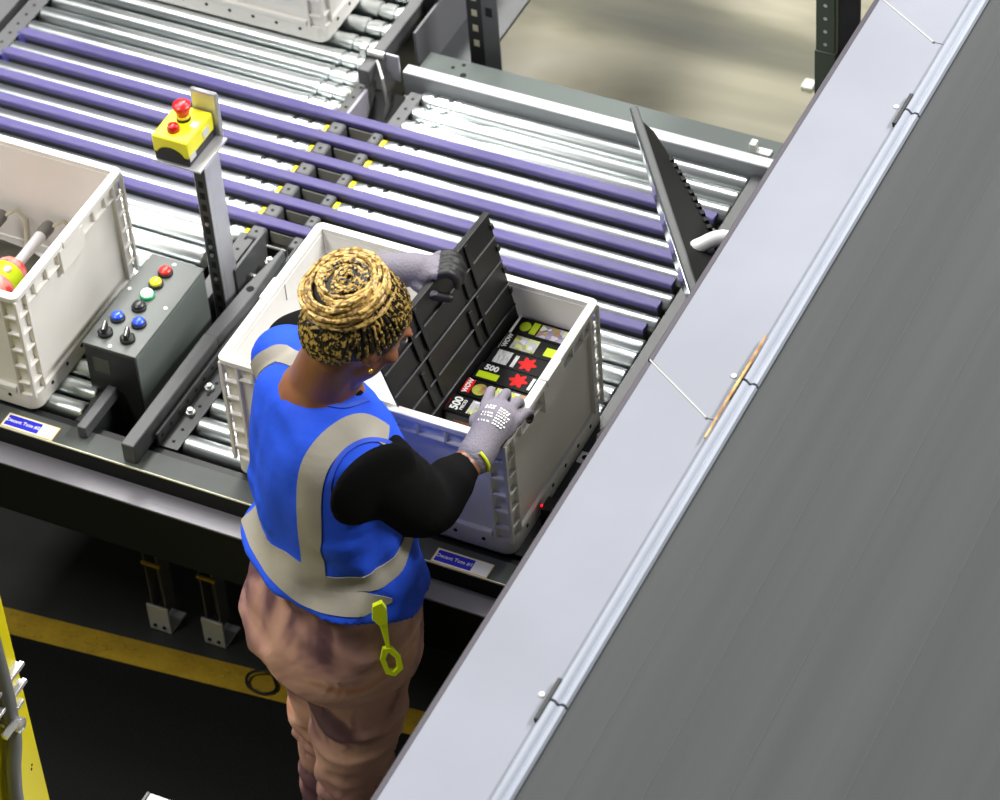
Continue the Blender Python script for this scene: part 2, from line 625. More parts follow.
# bearing blocks and troughs in the gap between the lanes
for y in BETW_Y:
    for (x0, x1) in ((-0.331, -0.294), (-0.226, -0.199)):
        o = bx('bearing_block', x0, x1, y - 0.021, y + 0.021, 0.74, 0.806, m_frame, BT, 0.006)
        xm = (x0 + x1) / 2
        one('hole', lambda b: b.cyl((xm, y, 0.804), (xm, y, 0.8066), 0.004, 10), m_hole, o)
    bx('trough', -0.294, -0.226, y - 0.020, y + 0.020, 0.70, 0.765, m_black, BT)
    for s in (-1, 1):
        one('trough_lip', lambda b: b.box(-0.290, -0.228, y + s * 0.0215 - 0.0015, y + s * 0.0215 + 0.0015, 0.765, 0.795), m_lip, BT)
bx('end_plate', -0.294, -0.226, 0.640, 0.646, 0.70, 0.80, m_black, BT)
one('warning_label', lambda b: b.prism([(0, 0), (0.030, 0), (0.015, 0.026)], 0, 0.001, Matrix.Translation((-0.262, 0.639, 0.752)) @ Matrix.Rotation(PI / 2, 4, 'X')), m_yellow_cap, BT)['label'] = 'yellow triangle warning label'
one('warning_symbol', lambda b: [b.box(-0.2485, -0.2455, 0.6368, 0.638, 0.760, 0.770), b.box(-0.2485, -0.2455, 0.6368, 0.638, 0.7565, 0.7585)], m_hole, BT)

# plates and drive parts in the gap between lanes, front half
GP = thing('gap_drive_unit', 'grey plates and housings in the slot between the two lanes beside the emergency stop post', 'machine part')
bx('grey_plate', -0.274, -0.266, 0.50, 0.635, 0.70, 0.85, m_frame, GP)
bx('housing', -0.262, -0.205, 0.52, 0.62, 0.70, 0.775, m_frame, GP, 0.004)
bx('housing', -0.300, -0.236, 0.02, 0.40, 0.60, 0.66, m_black, GP, 0.004)
one('cable_duct', lambda b: b.box(-0.262, -0.240, -0.01, 0.50, 0.66, 0.74), m_black, GP)
one('connector', lambda b: b.cyl((-0.225, 0.615, 0.775), (-0.225, 0.615, 0.79), 0.013, 12), m_white, GP)

# rear gap: sensor brackets, plates and flap
SG = thing('sensor_bracket', 'small pale plate and sensor with cable at the left end of the rear cross beam', 'sensor')
one('plate', lambda b: b.box(-0.285, -0.250, 1.262, 1.268, 0.80, 0.875), m_alu, SG, 0.002)
one('clamp', lambda b: [b.cyl((-0.335, 1.262, 0.868), (-0.285, 1.262, 0.868), 0.010, 12), b.box(-0.345, -0.330, 1.25, 1.272, 0.85, 0.885)], m_bolt, SG, 0.001)
one('cable', lambda b: b.tube([(-0.30, 1.25, 0.86), (-0.27, 1.215, 0.84), (-0.255, 1.2, 0.78), (-0.262, 1.18, 0.72)], 0.004, 8), m_bolt, SG)
FLP = thing('curved_flap', 'black curved rubber flap in the slot left of the rear cross beam', 'flap')


def flap(b):
    rings = []
    for k in range(9):
        a = k / 8
        y = 1.08 + 0.15 * a
        z = 0.69 + 0.10 * a ** 1.8
        rings.append([(-0.300, y, z), (-0.225, y, z), (-0.225, y + 0.004, z - 0.004), (-0.300, y + 0.004, z - 0.004)])
    b.loft(rings)


one('flap_sheet', flap, m_black, FLP)
SP = thing('slot_side_plate', 'lilac grey side plate standing in the slot behind the purple belts', 'plate')
one('plate', lambda b: b.box(-0.312, -0.304, 1.09, 1.20, 0.70, 0.81), mat('plate_lilac', (150, 146, 156), 0.45), SP, 0.001)
one('floor_plate', lambda b: b.box(-0.304, -0.215, 1.09, 1.135, 0.745, 0.755), m_frame, SP, 0.001)
SN = thing('proximity_sensor', 'dark box sensor with yellow edge and red cap on the far side plate', 'sensor')
one('plate', lambda b: b.box(-0.30, -0.145, 1.46, 1.75, 0.72, 0.73), m_frame_d, SN, 0.001)
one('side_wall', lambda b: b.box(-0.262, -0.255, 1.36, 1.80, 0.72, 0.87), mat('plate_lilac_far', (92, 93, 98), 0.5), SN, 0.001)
one('housing', lambda b: b.box(-0.290, -0.258, 1.48, 1.54, 0.80, 0.885), m_black, SN, 0.003)
one('lens', lambda b: b.box(-0.292, -0.262, 1.472, 1.481, 0.80, 0.812), m_yellow_cap, SN)
one('red_cap', lambda b: b.box(-0.29, -0.262, 1.585, 1.615, 0.86, 0.89), mat('dull_red', (196, 110, 100), 0.5), SN, 0.002)

# conveyor legs
m_leg = mat('leg_steel', (78, 80, 80), 0.45, 0.2)


def leg(x, y, label):
    t = thing('support_leg', label, 'leg support', (x, y, 0), 0, 'legs under the conveyor front')
    one('upright', lambda b: [b.box(-0.020, -0.016, -0.02, 0.02, 0.06, 0.65), b.box(0.016, 0.020, -0.02, 0.02, 0.06, 0.65), b.box(-0.016, 0.016, 0.016, 0.02, 0.06, 0.65)], m_leg, t)
    one('slot_row', lambda b: [b.box(-0.010, 0.010, 0.0145, 0.0162, 0.14 + 0.028 * k, 0.150 + 0.028 * k) for k in range(9)], m_hole, t)
    one('clamp_strap', lambda b: b.box(-0.024, 0.024, -0.024, -0.019, 0.215, 0.225), m_matedge, t)['label'] = 'yellow clamp strap'

    def foot(b):
        b.box(-0.028, 0.028, -0.030, -0.024, 0.0, 0.085)
        b.box(-0.028, 0.028, -0.030, 0.04, 0.0, 0.006)
    one('foot_plate', foot, mat('foot_zinc', (196, 200, 204), 0.35, 0.5), t, 0.001)['label'] = 'bright zinc foot plate'
    one('foot_bolt', lambda b: [b.cyl((xx, -0.030, 0.02), (xx, -0.033, 0.02), 0.005, 8) for xx in (-0.012, 0.012)], m_hole, t)


leg(-0.370, 0.16, 'slotted steel leg with zinc foot under the beam, left of the pair')
leg(-0.232, 0.17, 'slotted steel leg with zinc foot under the beam, nearer the worker')
leg(0.66, 0.17, 'slotted steel leg under the right end of the front beam')
leg(-1.21, 0.17, 'slotted steel leg under the left end of the front beam')
leg(0.66, 1.30, 'slotted steel leg under the rear cross beam')
leg(-1.21, 1.75, 'slotted steel leg under the far end of the left lane')

# ------------------------------------------------------------------ bins
BW, BD, BH = 0.649, 0.446, 0.33


def make_bin(label):
    t = thing('storage_bin', label, 'bin', (0, 0, 0.8), 0, 'pale grey plastic bins on the rollers')

    def shell(b):
        ro, ri = 0.012, 0.020
        b.box(ro, BW - ro, ro, BD - ro, 0.012, 0.022)
        b.box(ro, BW - ro, ro, ri, 0.012, BH - 0.012)
        b.box(ro, BW - ro, BD - ri, BD - ro, 0.012, BH - 0.012)
        b.box(ro, ri, ri, BD - ri, 0.012, BH - 0.012)
        b.box(BW - ri, BW - ro, ri, BD - ri, 0.012, BH - 0.012)
    one('wall_shell', shell, m_bin, t)

    def ring(b, z0, z1, o, i, r=0.016):
        def rr(off, rad):
            pts = []
            for cx, cy, a0 in ((BW - off - rad, BD - off - rad, 0), (off + rad, BD - off - rad, 90), (off + rad, off + rad, 180), (BW - off - rad, off + rad, 270)):
                for k in range(6):
                    a = math.radians(a0 + 18 * k)
                    pts.append((cx + rad * math.cos(a), cy + rad * math.sin(a)))
            return pts
        O, I = rr(o, r), rr(i, max(r - (i - o), 0.003))
        b.loft([[(x, y, z1) for x, y in I], [(x, y, z0) for x, y in I], [(x, y, z0) for x, y in O], [(x, y, z1) for x, y in O], [(x, y, z1) for x, y in I]], False)
    one('rim', lambda b: ring(b, BH - 0.014, BH, 0.0, 0.0185), m_bin, t, 0.002)
    one('base_band', lambda b: ring(b, 0.0, 0.045, 0.004, 0.024, 0.026), m_bin, t, 0.003)

    # corner columns: two uprights and rungs on each outer face, so pockets stay open between them
    def column(b, cx, cy):
        sx, sy = (1 if cx < BW / 2 else -1), (1 if cy < BD / 2 else -1)

        def Bx(u0, u1, v0, v1, z0, z1):
            xs = sorted((cx + sx * u0, cx + sx * u1))
            ys = sorted((cy + sy * v0, cy + sy * v1))
            b.box(xs[0], xs[1], ys[0], ys[1], z0, z1)
        e = 0.002
        Bx(e, 0.010, e, 0.010, 0.04, BH - 0.012)
        Bx(0.040, 0.046, e, 0.013, 0.04, BH - 0.012)
        Bx(e, 0.013, 0.040, 0.046, 0.04, BH - 0.012)
        z = 0.075
        while z < BH - 0.03:
            Bx(0.010, 0.040, e + .001, 0.013, z, z + 0.006)
            Bx(e + .001, 0.013, 0.010, 0.040, z, z + 0.006)
            z += 0.047
    for cx, cy in ((0, 0), (BW, 0), (BW, BD), (0, BD)):
        one('corner_column', lambda b: column(b, cx, cy), m_bin, t, 0.001)

    def band(b):
        z0 = BH - 0.052
        for (y0, y1) in ((0.003, 0.013), (BD - 0.013, BD - 0.003)):
            b.box(0.04, BW - 0.04, y0, y1, z0, z0 + 0.005)
            for k in range(9):
                x = 0.075 + 0.0621 * k
                b.box(x, x + 0.006, y0, y1, z0, BH - 0.012)
        for (x0, x1) in ((0.003, 0.013), (BW - 0.013, BW - 0.003)):
            b.box(x0, x1, 0.04, BD - 0.04, z0, z0 + 0.005)
            for k in range(7):
                y = 0.075 + 0.0485 * k
                b.box(x0, x1, y, y + 0.006, z0, BH - 0.012)
    one('rib_band', band, m_bin, t, 0.001)

    def latch(b):
        for x0, x1 in ((-0.001, 0.014), (BW - 0.014, BW + 0.001)):
            b.box(x0, x1, 0.175, 0.27, BH - 0.075, BH - 0.013)
            b.box(x0 - 0.002, x1 + 0.002, 0.19, 0.255, BH - 0.016, BH + 0.003)
        for y0, y1 in ((0.001, 0.013), (BD - 0.013, BD - 0.001)):
            b.box(0.05, BW - 0.05, y0, y1, 0.045, 0.058)
    one('handle_block', latch, m_bin, t, 0.002)

    def ho(b):
        for k in range(9):
            x = 0.07 + 0.0636 * k
            b.cyl((x, 0.0048, 0.030), (x, 0.0028, 0.030), 0.0045, 8)
        for k in range(6):
            y = 0.07 + 0.061 * k
            b.cyl((BW - 0.0048, y, 0.030), (BW - 0.0028, y, 0.030), 0.0045, 8)
    one('drain_holes', ho, m_hole, t)['kind'] = 'stuff'
    one('slit', lambda b: [b.box(x, x + 0.0018, BD - 0.0212, BD - 0.0195, BH - 0.055, BH - 0.012) for x in (0.257, 0.308)] +
        [b.box(0.0195, 0.0212, y, y + 0.0018, BH - 0.055, BH - 0.012) for y in (0.255,)],
        mat('slit_grey', (130, 128, 122), 0.7), t)
    return t


bin1 = make_bin('pale grey plastic bin with black divider and puzzle boxes, at the worker\'s hands')
bin1.location = (0, 0, 0.8)
bin2 = dup(bin1, (-1.119, -0.008, 0.8), 'pale grey plastic bin holding red labelled bottles on the left lane')
bin3 = dup(bin1, (-1.124, 1.317, 0.8), 'pale grey plastic bin farthest back on the left lane, cut by the frame top')
lab3 = one('paper_label', lambda b: b.box(0.50, 0.56, 0.0115, 0.0125, 0.10, 0.17), mat('pale_blue_label', (206, 220, 226), 0.5), bin3)
lab3['label'] = 'pale blue paper label'

# bottles in the left bin
m_bred = multi('bottle_print_red', [(0.0, (206, 40, 34)), (0.45, (226, 60, 50)), (0.55, (240, 150, 140)), (0.7, (222, 50, 40))], 24, 0.35)
m_lime = mat('lime_print', (190, 214, 24), 0.5, spec=0.2)
m_neck = mat('grey_bottle_neck', (196, 194, 196), 0.4)
m_capd = mat('dark_cap', (92, 90, 84), 0.5)
m_strap = mat('khaki_strap', (150, 142, 120), 0.6)


def bottle(x, y, z, label):
    t = thing('bottle', label, 'bottle', (x, y, z), 0, 'bottles in the left bin')
    one('body', lambda b: b.lathe((0, 0, 0), (0, 1, 0), [(-0.16, 0.030), (-0.155, 0.036), (-0.03, 0.037), (0.0, 0.037), (0.012, 0.030), (0.022, 0.016)], 24), m_bred, t)
    one('label_band', lambda b: b.lathe((0, 0, 0), (0, 1, 0), [(-0.050, 0.0372), (-0.049, 0.0376), (-0.012, 0.0376), (-0.011, 0.0372)], 24), m_lime, t)['label'] = 'lime green band'
    one('print_spot', lambda b: b.ell((0.012, -0.03, 0.034), (0.010, 0.012, 0.0045), 12, 8), mat('pale_pink', (232, 170, 160), 0.4), t)
    one('neck', lambda b: b.lathe((0, 0.018, 0), (0, 1, 0), [(0, 0.013), (0.03, 0.012), (0.10, 0.014), (0.105, 0.013)], 16), m_neck, t)
    one('cap', lambda b: b.lathe((0, 0.12, 0), (0, 1, 0), [(0, 0.015), (0.03, 0.016), (0.04, 0.012), (0.043, 0.006)], 16), m_capd, t)
    one('strap', lambda b: b.tube([(0.012, 0.15, 0.006), (0.03, 0.172, 0.01), (0.055, 0.165, -0.005), (0.075, 0.13, -0.03), (0.085, 0.09, -0.06)], 0.006, 8, ab=0.4), m_strap, t)
    return t


bottle(-0.658, 0.232, 0.945, 'red bottle with lime band lying in the left bin, nearest its right wall')
bottle(-0.775, 0.225, 0.945, 'red bottle lying in the left bin, only its grey neck and dark cap in view')
bx_fill = thing('dark_product_bag', 'dark packed product lying under the bottles in the left bin', 'product')
one('bag', lambda b: b.ell((-0.78, 0.2, 0.862), (0.27, 0.18, 0.045), 24, 10), mat('dark_olive_bag', (58, 56, 46), 0.5, bump=0.6, bscale=20), bx_fill)

# ------------------------------------------------------------------ contents of the worker's bin
DV = thing('divider_panel', 'black ribbed plastic panel tilted up in the bin by the gloved left hand', 'panel')
TL, TR, BR, BL = Vector((0.372, 0.005, 1.272)), Vector((0.420, 0.420, 1.312)), Vector((0.471, 0.424, 1.036)), Vector((0.440, 0.024, 1.004))
nrm = (TR - TL).cross(BL - TL).normalized()
if nrm.x < 0:
    nrm = -nrm


def P(u, v, h=0.0):
    return TL.lerp(TR, u).lerp(BL.lerp(BR, u), v) + nrm * h


def slab(b, u0, u1, v0, v1, h0, h1):
    q = [(u0, v0), (u1, v0), (u1, v1), (u0, v1)]
    b.loft([[P(u, v, h0) for u, v in q], [P(u, v, h1) for u, v in q]])


one('panel_sheet', lambda b: slab(b, 0, 1, 0, 1, -0.005, 0.0), m_panel, DV, 0.001)
for v in (0.22, 0.44, 0.66, 0.86):
    one('ridge', lambda b: slab(b, 0.0, 1.0, v - 0.006, v + 0.006, -0.001, 0.0035), m_ridge, DV, 0.001)
for (u, v0, v1) in ((0.78, 0.02, 0.42), (0.70, 0.06, 0.42), (0.745, 0.46, 0.84), (0.665, 0.50, 0.84), (0.33, 0.02, 0.42), (0.25, 0.06, 0.42), (0.30, 0.46, 0.84), (0.22, 0.50, 0.84)):
    one('slot_rib', lambda b: slab(b, u - 0.013, u + 0.013, v0, v1, -0.001, 0.005), m_panel, DV, 0.001)
one('panel_lip', lambda b: slab(b, 0, 1, -0.008, 0.012, -0.009, 0.006), m_panel, DV, 0.001)
for v in (0.1, 0.3, 0.5, 0.7):
    one('lip_tooth', lambda b: slab(b, 0.985, 1.006, v, v + 0.05, -0.007, 0.004), m_panel, DV, 0.001)

m_boxk = mat('black_carton', (12, 12, 13), 0.6, spec=0.15)
m_art = multi('print_photo', [(0.0, (186, 178, 206)), (0.25, (120, 112, 150)), (0.4, (206, 202, 214)), (0.55, (150, 110, 90)), (0.7, (196, 206, 60)), (0.85, (226, 226, 232)), (1.0, (96, 92, 88))],
              85, 0.6, 'voronoi', (1, 1, 1))
m_art2 = multi('print_photo_lime', [(0.0, (170, 170, 200)), (0.3, (206, 214, 60)), (0.5, (180, 176, 206)), (0.7, (150, 150, 60)), (1.0, (214, 214, 224))], 95, 0.6, 'voronoi')
m_splat = mat('red_print', (206, 22, 20), 0.6, spec=0.15)
m_bar = mat('barcode_grey', (214, 214, 212), 0.5, var=0.25, vscale=60, stretch=(6, 1, 1))
ZB = 1.045
BOXY = [0.118, 0.170, 0.222, 0.272, 0.322, 0.372]
box_labels = ['black puzzle box nearest the worker, under her gloved right hand',
              'black puzzle box with red tag and a long colour picture, second from the front',
              'black puzzle box with red splat, barcode at its right, third from the front',
              'black puzzle box with red splat, barcode at its left, fourth from the front',
              'black puzzle box with small lilac photo and lime banner, second from the back wall',
              'black puzzle box with lime figure and long photo, against the bin back wall']


def splat(b, cx, cy, r, z):
    pts = []
    for k in range(36):
        a = 2 * PI * k / 36
        q = r * (0.78 + 0.22 * math.cos(6 * a))
        pts.append((cx + q * math.cos(a), cy + q * math.sin(a)))
    b.prism(pts, z, z + 0.0008)


def flat(name, x0, x1, y0, y1, mt, par, z=ZB, up=0.0008):
    return one(name, lambda b: b.box(x0, x1, y0, y1, z, z + up), mt, par)


for i, y0 in enumerate(BOXY):
    xo = 0.449 + 0.006 * i
    t = thing('puzzle_box', box_labels[i], 'box', (0, 0, 0), 0, 'black puzzle boxes in the bin')
    one('carton', lambda b: b.box(xo, 0.622, y0, y0 + 0.049, ZB - 0.21, ZB), m_boxk, t, 0.001)
    x1 = 0.622
    ym = y0 + 0.0245
    if i == 0:
        lettering('500', 0.024, T(xo + 0.018, ym, ZB + 0.001, PI / 2), m_white, t, bold=0.0006)
        lettering('PIECES', 0.010, T(xo + 0.033, ym, ZB + 0.001, PI / 2), m_white, t)
        flat('picture', xo + 0.046, xo + 0.105, y0 + 0.006, y0 + 0.044, m_art2, t)
        one('red_side', lambda b: b.box(xo - 0.0006, xo + 0.0004, y0 + 0.003, y0 + 0.047, ZB - 0.06, ZB - 0.001), m_splat, t)
        one('front_window', lambda b: b.box(xo + 0.02, xo + 0.12, y0 - 0.0008, y0, ZB - 0.075, ZB - 0.02), multi('window_print', [(0.2, (40, 44, 50)), (0.45, (150, 110, 50)), (0.55, (150, 50, 40)), (0.7, (40, 46, 50))], 30, 0.3), t)
        one('window_frame', lambda b: b.box(xo + 0.004, xo + 0.150, y0 - 0.0005, y0, ZB - 0.10, ZB - 0.006), mat('dark_slate', (44, 50, 52), 0.35), t)
    if i == 1:
        flat('red_tag', xo + 0.002, xo + 0.020, y0 + 0.008, y0 + 0.046, m_splat, t)
        lettering('WOW', 0.014, T(xo + 0.011, ym + 0.002, ZB + 0.0015, PI / 2), m_white, t, bold=0.0004)
        one('round_print', lambda b: b.cyl((xo + 0.038, ym, ZB), (xo + 0.038, ym, ZB + 0.0008), 0.016, 20), multi('lime_brown', [(0.4, (190, 206, 50)), (0.6, (140, 96, 80))], 30, 0.4), t)
        flat('lime_tab', xo + 0.054, xo + 0.066, y0 + 0.008, y0 + 0.042, m_lime, t)
        flat('picture', xo + 0.070, x1 - 0.004, y0 + 0.006, y0 + 0.043, m_art, t)
    if i in (2, 3):
        one('red_splat', lambda b: splat(b, 0.554 - 0.003 * (i - 2), ym, 0.021, ZB), m_splat, t)
        if i == 2:
            flat('barcode', 0.592, 0.618, y0 + 0.006, y0 + 0.042, m_bar, t)
            lettering('500', 0.020, T(xo + 0.028, ym + 0.012, ZB + 0.001), m_white, t, bold=0.0006)
            flat('lime_banner', xo + 0.006, xo + 0.052, y0 + 0.006, y0 + 0.024, m_lime, t)
            flat('small_print', 0.580, 0.586, y0 + 0.008, y0 + 0.042, m_bar, t)
        else:
            flat('barcode', xo + 0.012, xo + 0.044, y0 + 0.006, y0 + 0.044, m_bar, t)
            flat('small_print', xo + 0.052, xo + 0.060, y0 + 0.006, y0 + 0.040, m_bar, t)
            flat('lime_banner', 0.590, 0.612, y0 + 0.012, y0 + 0.036, m_lime, t)
            lettering('8', 0.020, T(0.598, y0 + 0.006, ZB + 0.001), m_white, t, bold=0.0006)
    if i == 4:
        lettering('WOW', 0.014, T(xo + 0.010, ym, ZB + 0.001, PI / 2), m_white, t, bold=0.0004)
        flat('picture', xo + 0.022, xo + 0.075, y0 + 0.006, y0 + 0.044, m_art2, t)
        flat('lime_banner', xo + 0.095, xo + 0.145, y0 + 0.010, y0 + 0.034, m_lime, t)
    if i == 5:
        one('lime_figure', lambda b: b.ell((xo + 0.02, ym, ZB), (0.012, 0.014, 0.001), 14, 6), m_lime, t)
        flat('lime_tab', xo + 0.034, xo + 0.048, y0 + 0.008, y0 + 0.042, m_lime, t)
        flat('picture', xo + 0.052, x1 - 0.006, y0 + 0.006, y0 + 0.042, m_art, t)

BWp = thing('bubble_wrap', 'white crumpled bubble wrap in the bin left of the black panel', 'packing material')


def crumple(b):
    rr = random.Random(5)
    n, mm = 22, 22
    vs = []
    for i in range(n):
        for j in range(mm):
            x, y = 0.03 + 0.36 * i / (n - 1), 0.03 + 0.385 * j / (mm - 1)
            z = 0.93 + 0.035 * noise.noise((x * 9, y * 9, 0.3)) + 0.022 * noise.noise((x * 30, y * 30, 1.3))
            vs.append((x, y, z))
    fs = [(i * mm + j, (i + 1) * mm + j, (i + 1) * mm + j + 1, i * mm + j + 1) for i in range(n - 1) for j in range(mm - 1)]
    k = len(vs)
    b.add(vs + [(x, y, 0.83) for x, y, z in vs], fs + [tuple(i + k for i in reversed(f)) for f in fs])


one('wrap_sheet', crumple, mat('white_wrap', (232, 234, 236), 0.35), BWp)

# ------------------------------------------------------------------ control box
CB = thing('control_box', 'dark grey push button box between the left bin and the emergency stop post', 'control panel')
bx('housing', -0.410, -0.283, 0.110, 0.405, 0.655, 0.928, m_conbox, CB, 0.003)
bx('cover_plate', -0.412, -0.281, 0.108, 0.407, 0.926, 0.931, m_conbox, CB, 0.0015)
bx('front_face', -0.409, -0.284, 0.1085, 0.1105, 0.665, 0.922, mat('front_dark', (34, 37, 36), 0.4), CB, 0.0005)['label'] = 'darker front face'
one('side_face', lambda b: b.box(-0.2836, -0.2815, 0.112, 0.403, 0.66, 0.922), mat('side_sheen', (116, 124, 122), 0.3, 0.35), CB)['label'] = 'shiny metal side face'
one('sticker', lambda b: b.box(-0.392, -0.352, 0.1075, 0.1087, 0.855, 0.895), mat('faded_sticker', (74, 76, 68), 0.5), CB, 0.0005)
for x, y in ((-0.347, 0.392), (-0.400, 0.29), (-0.296, 0.265), (-0.348, 0.118)):
    one('cover_screw', lambda b: b.cyl((x, y, 0.931), (x, y, 0.9325), 0.0045, 10), m_bolt, CB)


def button(x, y, col, name, glow=False, ring=None):
    mr = m_black if ring is None else ring
    o = one(name, lambda b: b.lathe((x, y, 0.930), (0, 0, 1), [(0, 0.0165), (0.006, 0.0165), (0.008, 0.0145)], 20), mr, CB)
    one('lens', lambda b: b.lathe((x, y, 0.936), (0, 0, 1), [(0, 0.0135), (0.007, 0.013), (0.0105, 0.0095), (0.0115, 0.004)], 20), col, o)
    return o


button(-0.351, 0.361, mat('button_red', (226, 52, 44), 0.3), 'red_button')
button(-0.352, 0.322, mat('button_yellow', (228, 214, 40), 0.3), 'yellow_button')
button(-0.352, 0.284, mat('button_lit', (226, 255, 240), 0.3, emit=0.6), 'green_button', ring=mat('green_ring', (20, 150, 90), 0.3))['label'] = 'white lens in a green ring'
button(-0.350, 0.245, mat('button_black', (40, 40, 42), 0.35), 'black_button')
m_bbl = mat('button_blue', (40, 82, 220), 0.25)
button(-0.376, 0.199, m_bbl, 'blue_button')
button(-0.324, 0.200, m_bbl, 'blue_button')
for x, y in ((-0.377, 0.149), (-0.323, 0.150)):
    o = one('selector_switch', lambda b: b.lathe((x, y, 0.930), (0, 0, 1), [(0, 0.0165), (0.008, 0.0165), (0.012, 0.0125)], 20), m_black, CB)
    one('knob_lever', lambda b: b.box(-0.005, 0.005, -0.014, 0.014, 0.010, 0.026, T(x, y, 0.930, 0.35)), m_black, o, 0.002)
    one('pointer', lambda b: b.box(-0.001, 0.001, -0.013, 0.013, 0.0258, 0.0264, T(x, y, 0.930, 0.35)), m_white, o)
bx('mount_bracket', -0.40, -0.30, 0.13, 0.16, 0.42, 0.66, m_black, CB)
bx('mount_bracket', -0.300, -0.290, 0.13, 0.40, 0.60, 0.70, m_frame, CB)

# ------------------------------------------------------------------ emergency stop post
ES = thing('emergency_stop_post', 'slotted aluminium post with yellow emergency stop box and red button', 'emergency stop')
PX0, PX1, PY0, PY1 = -0.303, -0.272, 0.454, 0.516


def post(b):
    b.box(PX0 + 0.004, PX1, PY0 + 0.012, PY1, 0.62, 1.178)
    b.box(PX1 - 0.004, PX1, PY0, PY0 + 0.012, 0.62, 1.178)
    b.box(PX0, PX0 + 0.004, PY0, PY1, 0.62, 1.178)


one('upright', post, m_alu, ES, 0.001)
one('perforated_face', lambda b: b.box(PX0 + 0.003, PX1 - 0.002, PY0 - 0.001, PY0 + 0.002, 0.62, 1.178), mat('strut_shade', (60, 62, 62), 0.4, 0.3), ES)['label'] = 'dark perforated front face'
one('slot_row', lambda b: [b.box(-0.293, -0.281, PY0 - 0.0017, PY0 - 0.0008, 0.66 + 0.033 * k, 0.678 + 0.033 * k) for k in range(15)], m_hole, ES)['kind'] = 'stuff'
one('bolt', lambda b: [b.cyl((-0.286, PY0 - 0.001, z), (-0.286, PY0 - 0.005, z), 0.0045, 8) for z in (0.86, 0.93, 0.955, 1.02)], m_bolt, ES)
one('back_plate', lambda b: b.box(-0.352, -0.285, 0.556, 0.568, 1.178, 1.298), m_alu, ES, 0.006)
one('mount_plate', lambda b: b.box(-0.388, -0.272, 0.436, 0.556, 1.178, 1.184), m_alu, ES, 0.001)
one('box_base', lambda b: b.box(-0.383, -0.299, 0.442, 0.552, 1.184, 1.206), m_black, ES, 0.002)
one('box_cover', lambda b: [b.box(-0.385, -0.2985, 0.441, 0.553, 1.204, 1.249)], m_estop_y, ES, 0.004)
one('front_arch', lambda b: b.prism([(0.034 * math.cos(PI * k / 14), 0.026 * math.sin(PI * k / 14)) for k in range(15)], 0, 0.0012,
    Matrix.Translation((-0.342, 0.4405, 1.200)) @ Matrix.Rotation(PI / 2, 4, 'X')), m_black, ES)['label'] = 'black half round on the front'
mb_ = one('mushroom_button', lambda b: b.lathe((-0.345, 0.512, 1.249), (0, 0, 1), [(0, 0.0125), (0.012, 0.0125), (0.014, 0.0135), (0.026, 0.0165), (0.034, 0.020), (0.040, 0.0195), (0.045, 0.014), (0.047, 0.006)], 24), m_red, ES)
one('button_collar', lambda b: b.lathe((-0.345, 0.512, 1.249), (0, 0, 1), [(0, 0.0155), (0.006, 0.0155), (0.007, 0.014)], 20), m_black, mb_)
one('collar_ring', lambda b: b.lathe((-0.345, 0.512, 1.256), (0, 0, 1), [(0, 0.0145), (0.005, 0.0145), (0.006, 0.0135)], 20), m_estop_y, mb_)
one('pilot_button', lambda b: b.lathe((-0.347, 0.472, 1.249), (0, 0, 1), [(0, 0.0135), (0.008, 0.0135), (0.014, 0.011), (0.017, 0.005)], 20), mat('deep_red', (176, 14, 22), 0.25), ES)
one('rating_label', lambda b: [b.box(-0.322, -0.307, 0.495, 0.512, 1.249, 1.2498)], mat('grey_label', (206, 208, 210), 0.5), ES)
one('side_label', lambda b: [b.box(-0.2987, -0.2975, 0.505, 0.53, 1.212, 1.232), b.box(-0.2987, -0.2975, 0.445, 0.470, 1.196, 1.212)], mat('side_grey', (200, 202, 204), 0.5), ES)

# ------------------------------------------------------------------ monitor beside the overhead conveyor
MN = thing('monitor', 'black flat monitor seen edge on between the right lane and the overhead conveyor', 'monitor')
A, Bp = Vector((0.622, 0.676, 1.45)), Vector((0.985, 0.178, 1.45))
xd = (Bp - A).normalized()
nh = Vector((xd.y, -xd.x, 0))
if nh.x > 0:
    nh = -nh
tilt = math.radians(10)
nv = nh * math.cos(tilt) - Vector((0, 0, 1)) * math.sin(tilt)
dv = -Vector((0, 0, 1)) * math.cos(tilt) - nh * math.sin(tilt)
MM = Matrix((xd, dv, nv)).transposed().to_4x4()
MM.translation = A
Lm = (Bp - A).length
one('screen_frame', lambda b: b.box(0, Lm, 0, 0.36, -0.018, 0.0, MM), mat('bezel_grey', (74, 76, 76), 0.5, spec=0.3), MN, 0.004)
one('screen_glass', lambda b: b.box(0.012, Lm - 0.012, 0.012, 0.345, -0.001, 0.0012, MM), mat('screen_glass', (150, 156, 170), 0.08, 0.9), MN)


def back_case(b):
    rings = []
    for k in range(9):
        a = k / 8
        dpt = 0.012 + 0.05 * math.sin(PI * min(1, a * 1.3) / 2)
        x = 0.02 + (Lm - 0.04) * a
        rings.append([MM @ Vector((x, 0.02, -0.016)), MM @ Vector((x, 0.34, -0.016)), MM @ Vector((x, 0.30, -0.022 - dpt)), MM @ Vector((x, 0.06, -0.022 - dpt))])
    b.loft(rings)


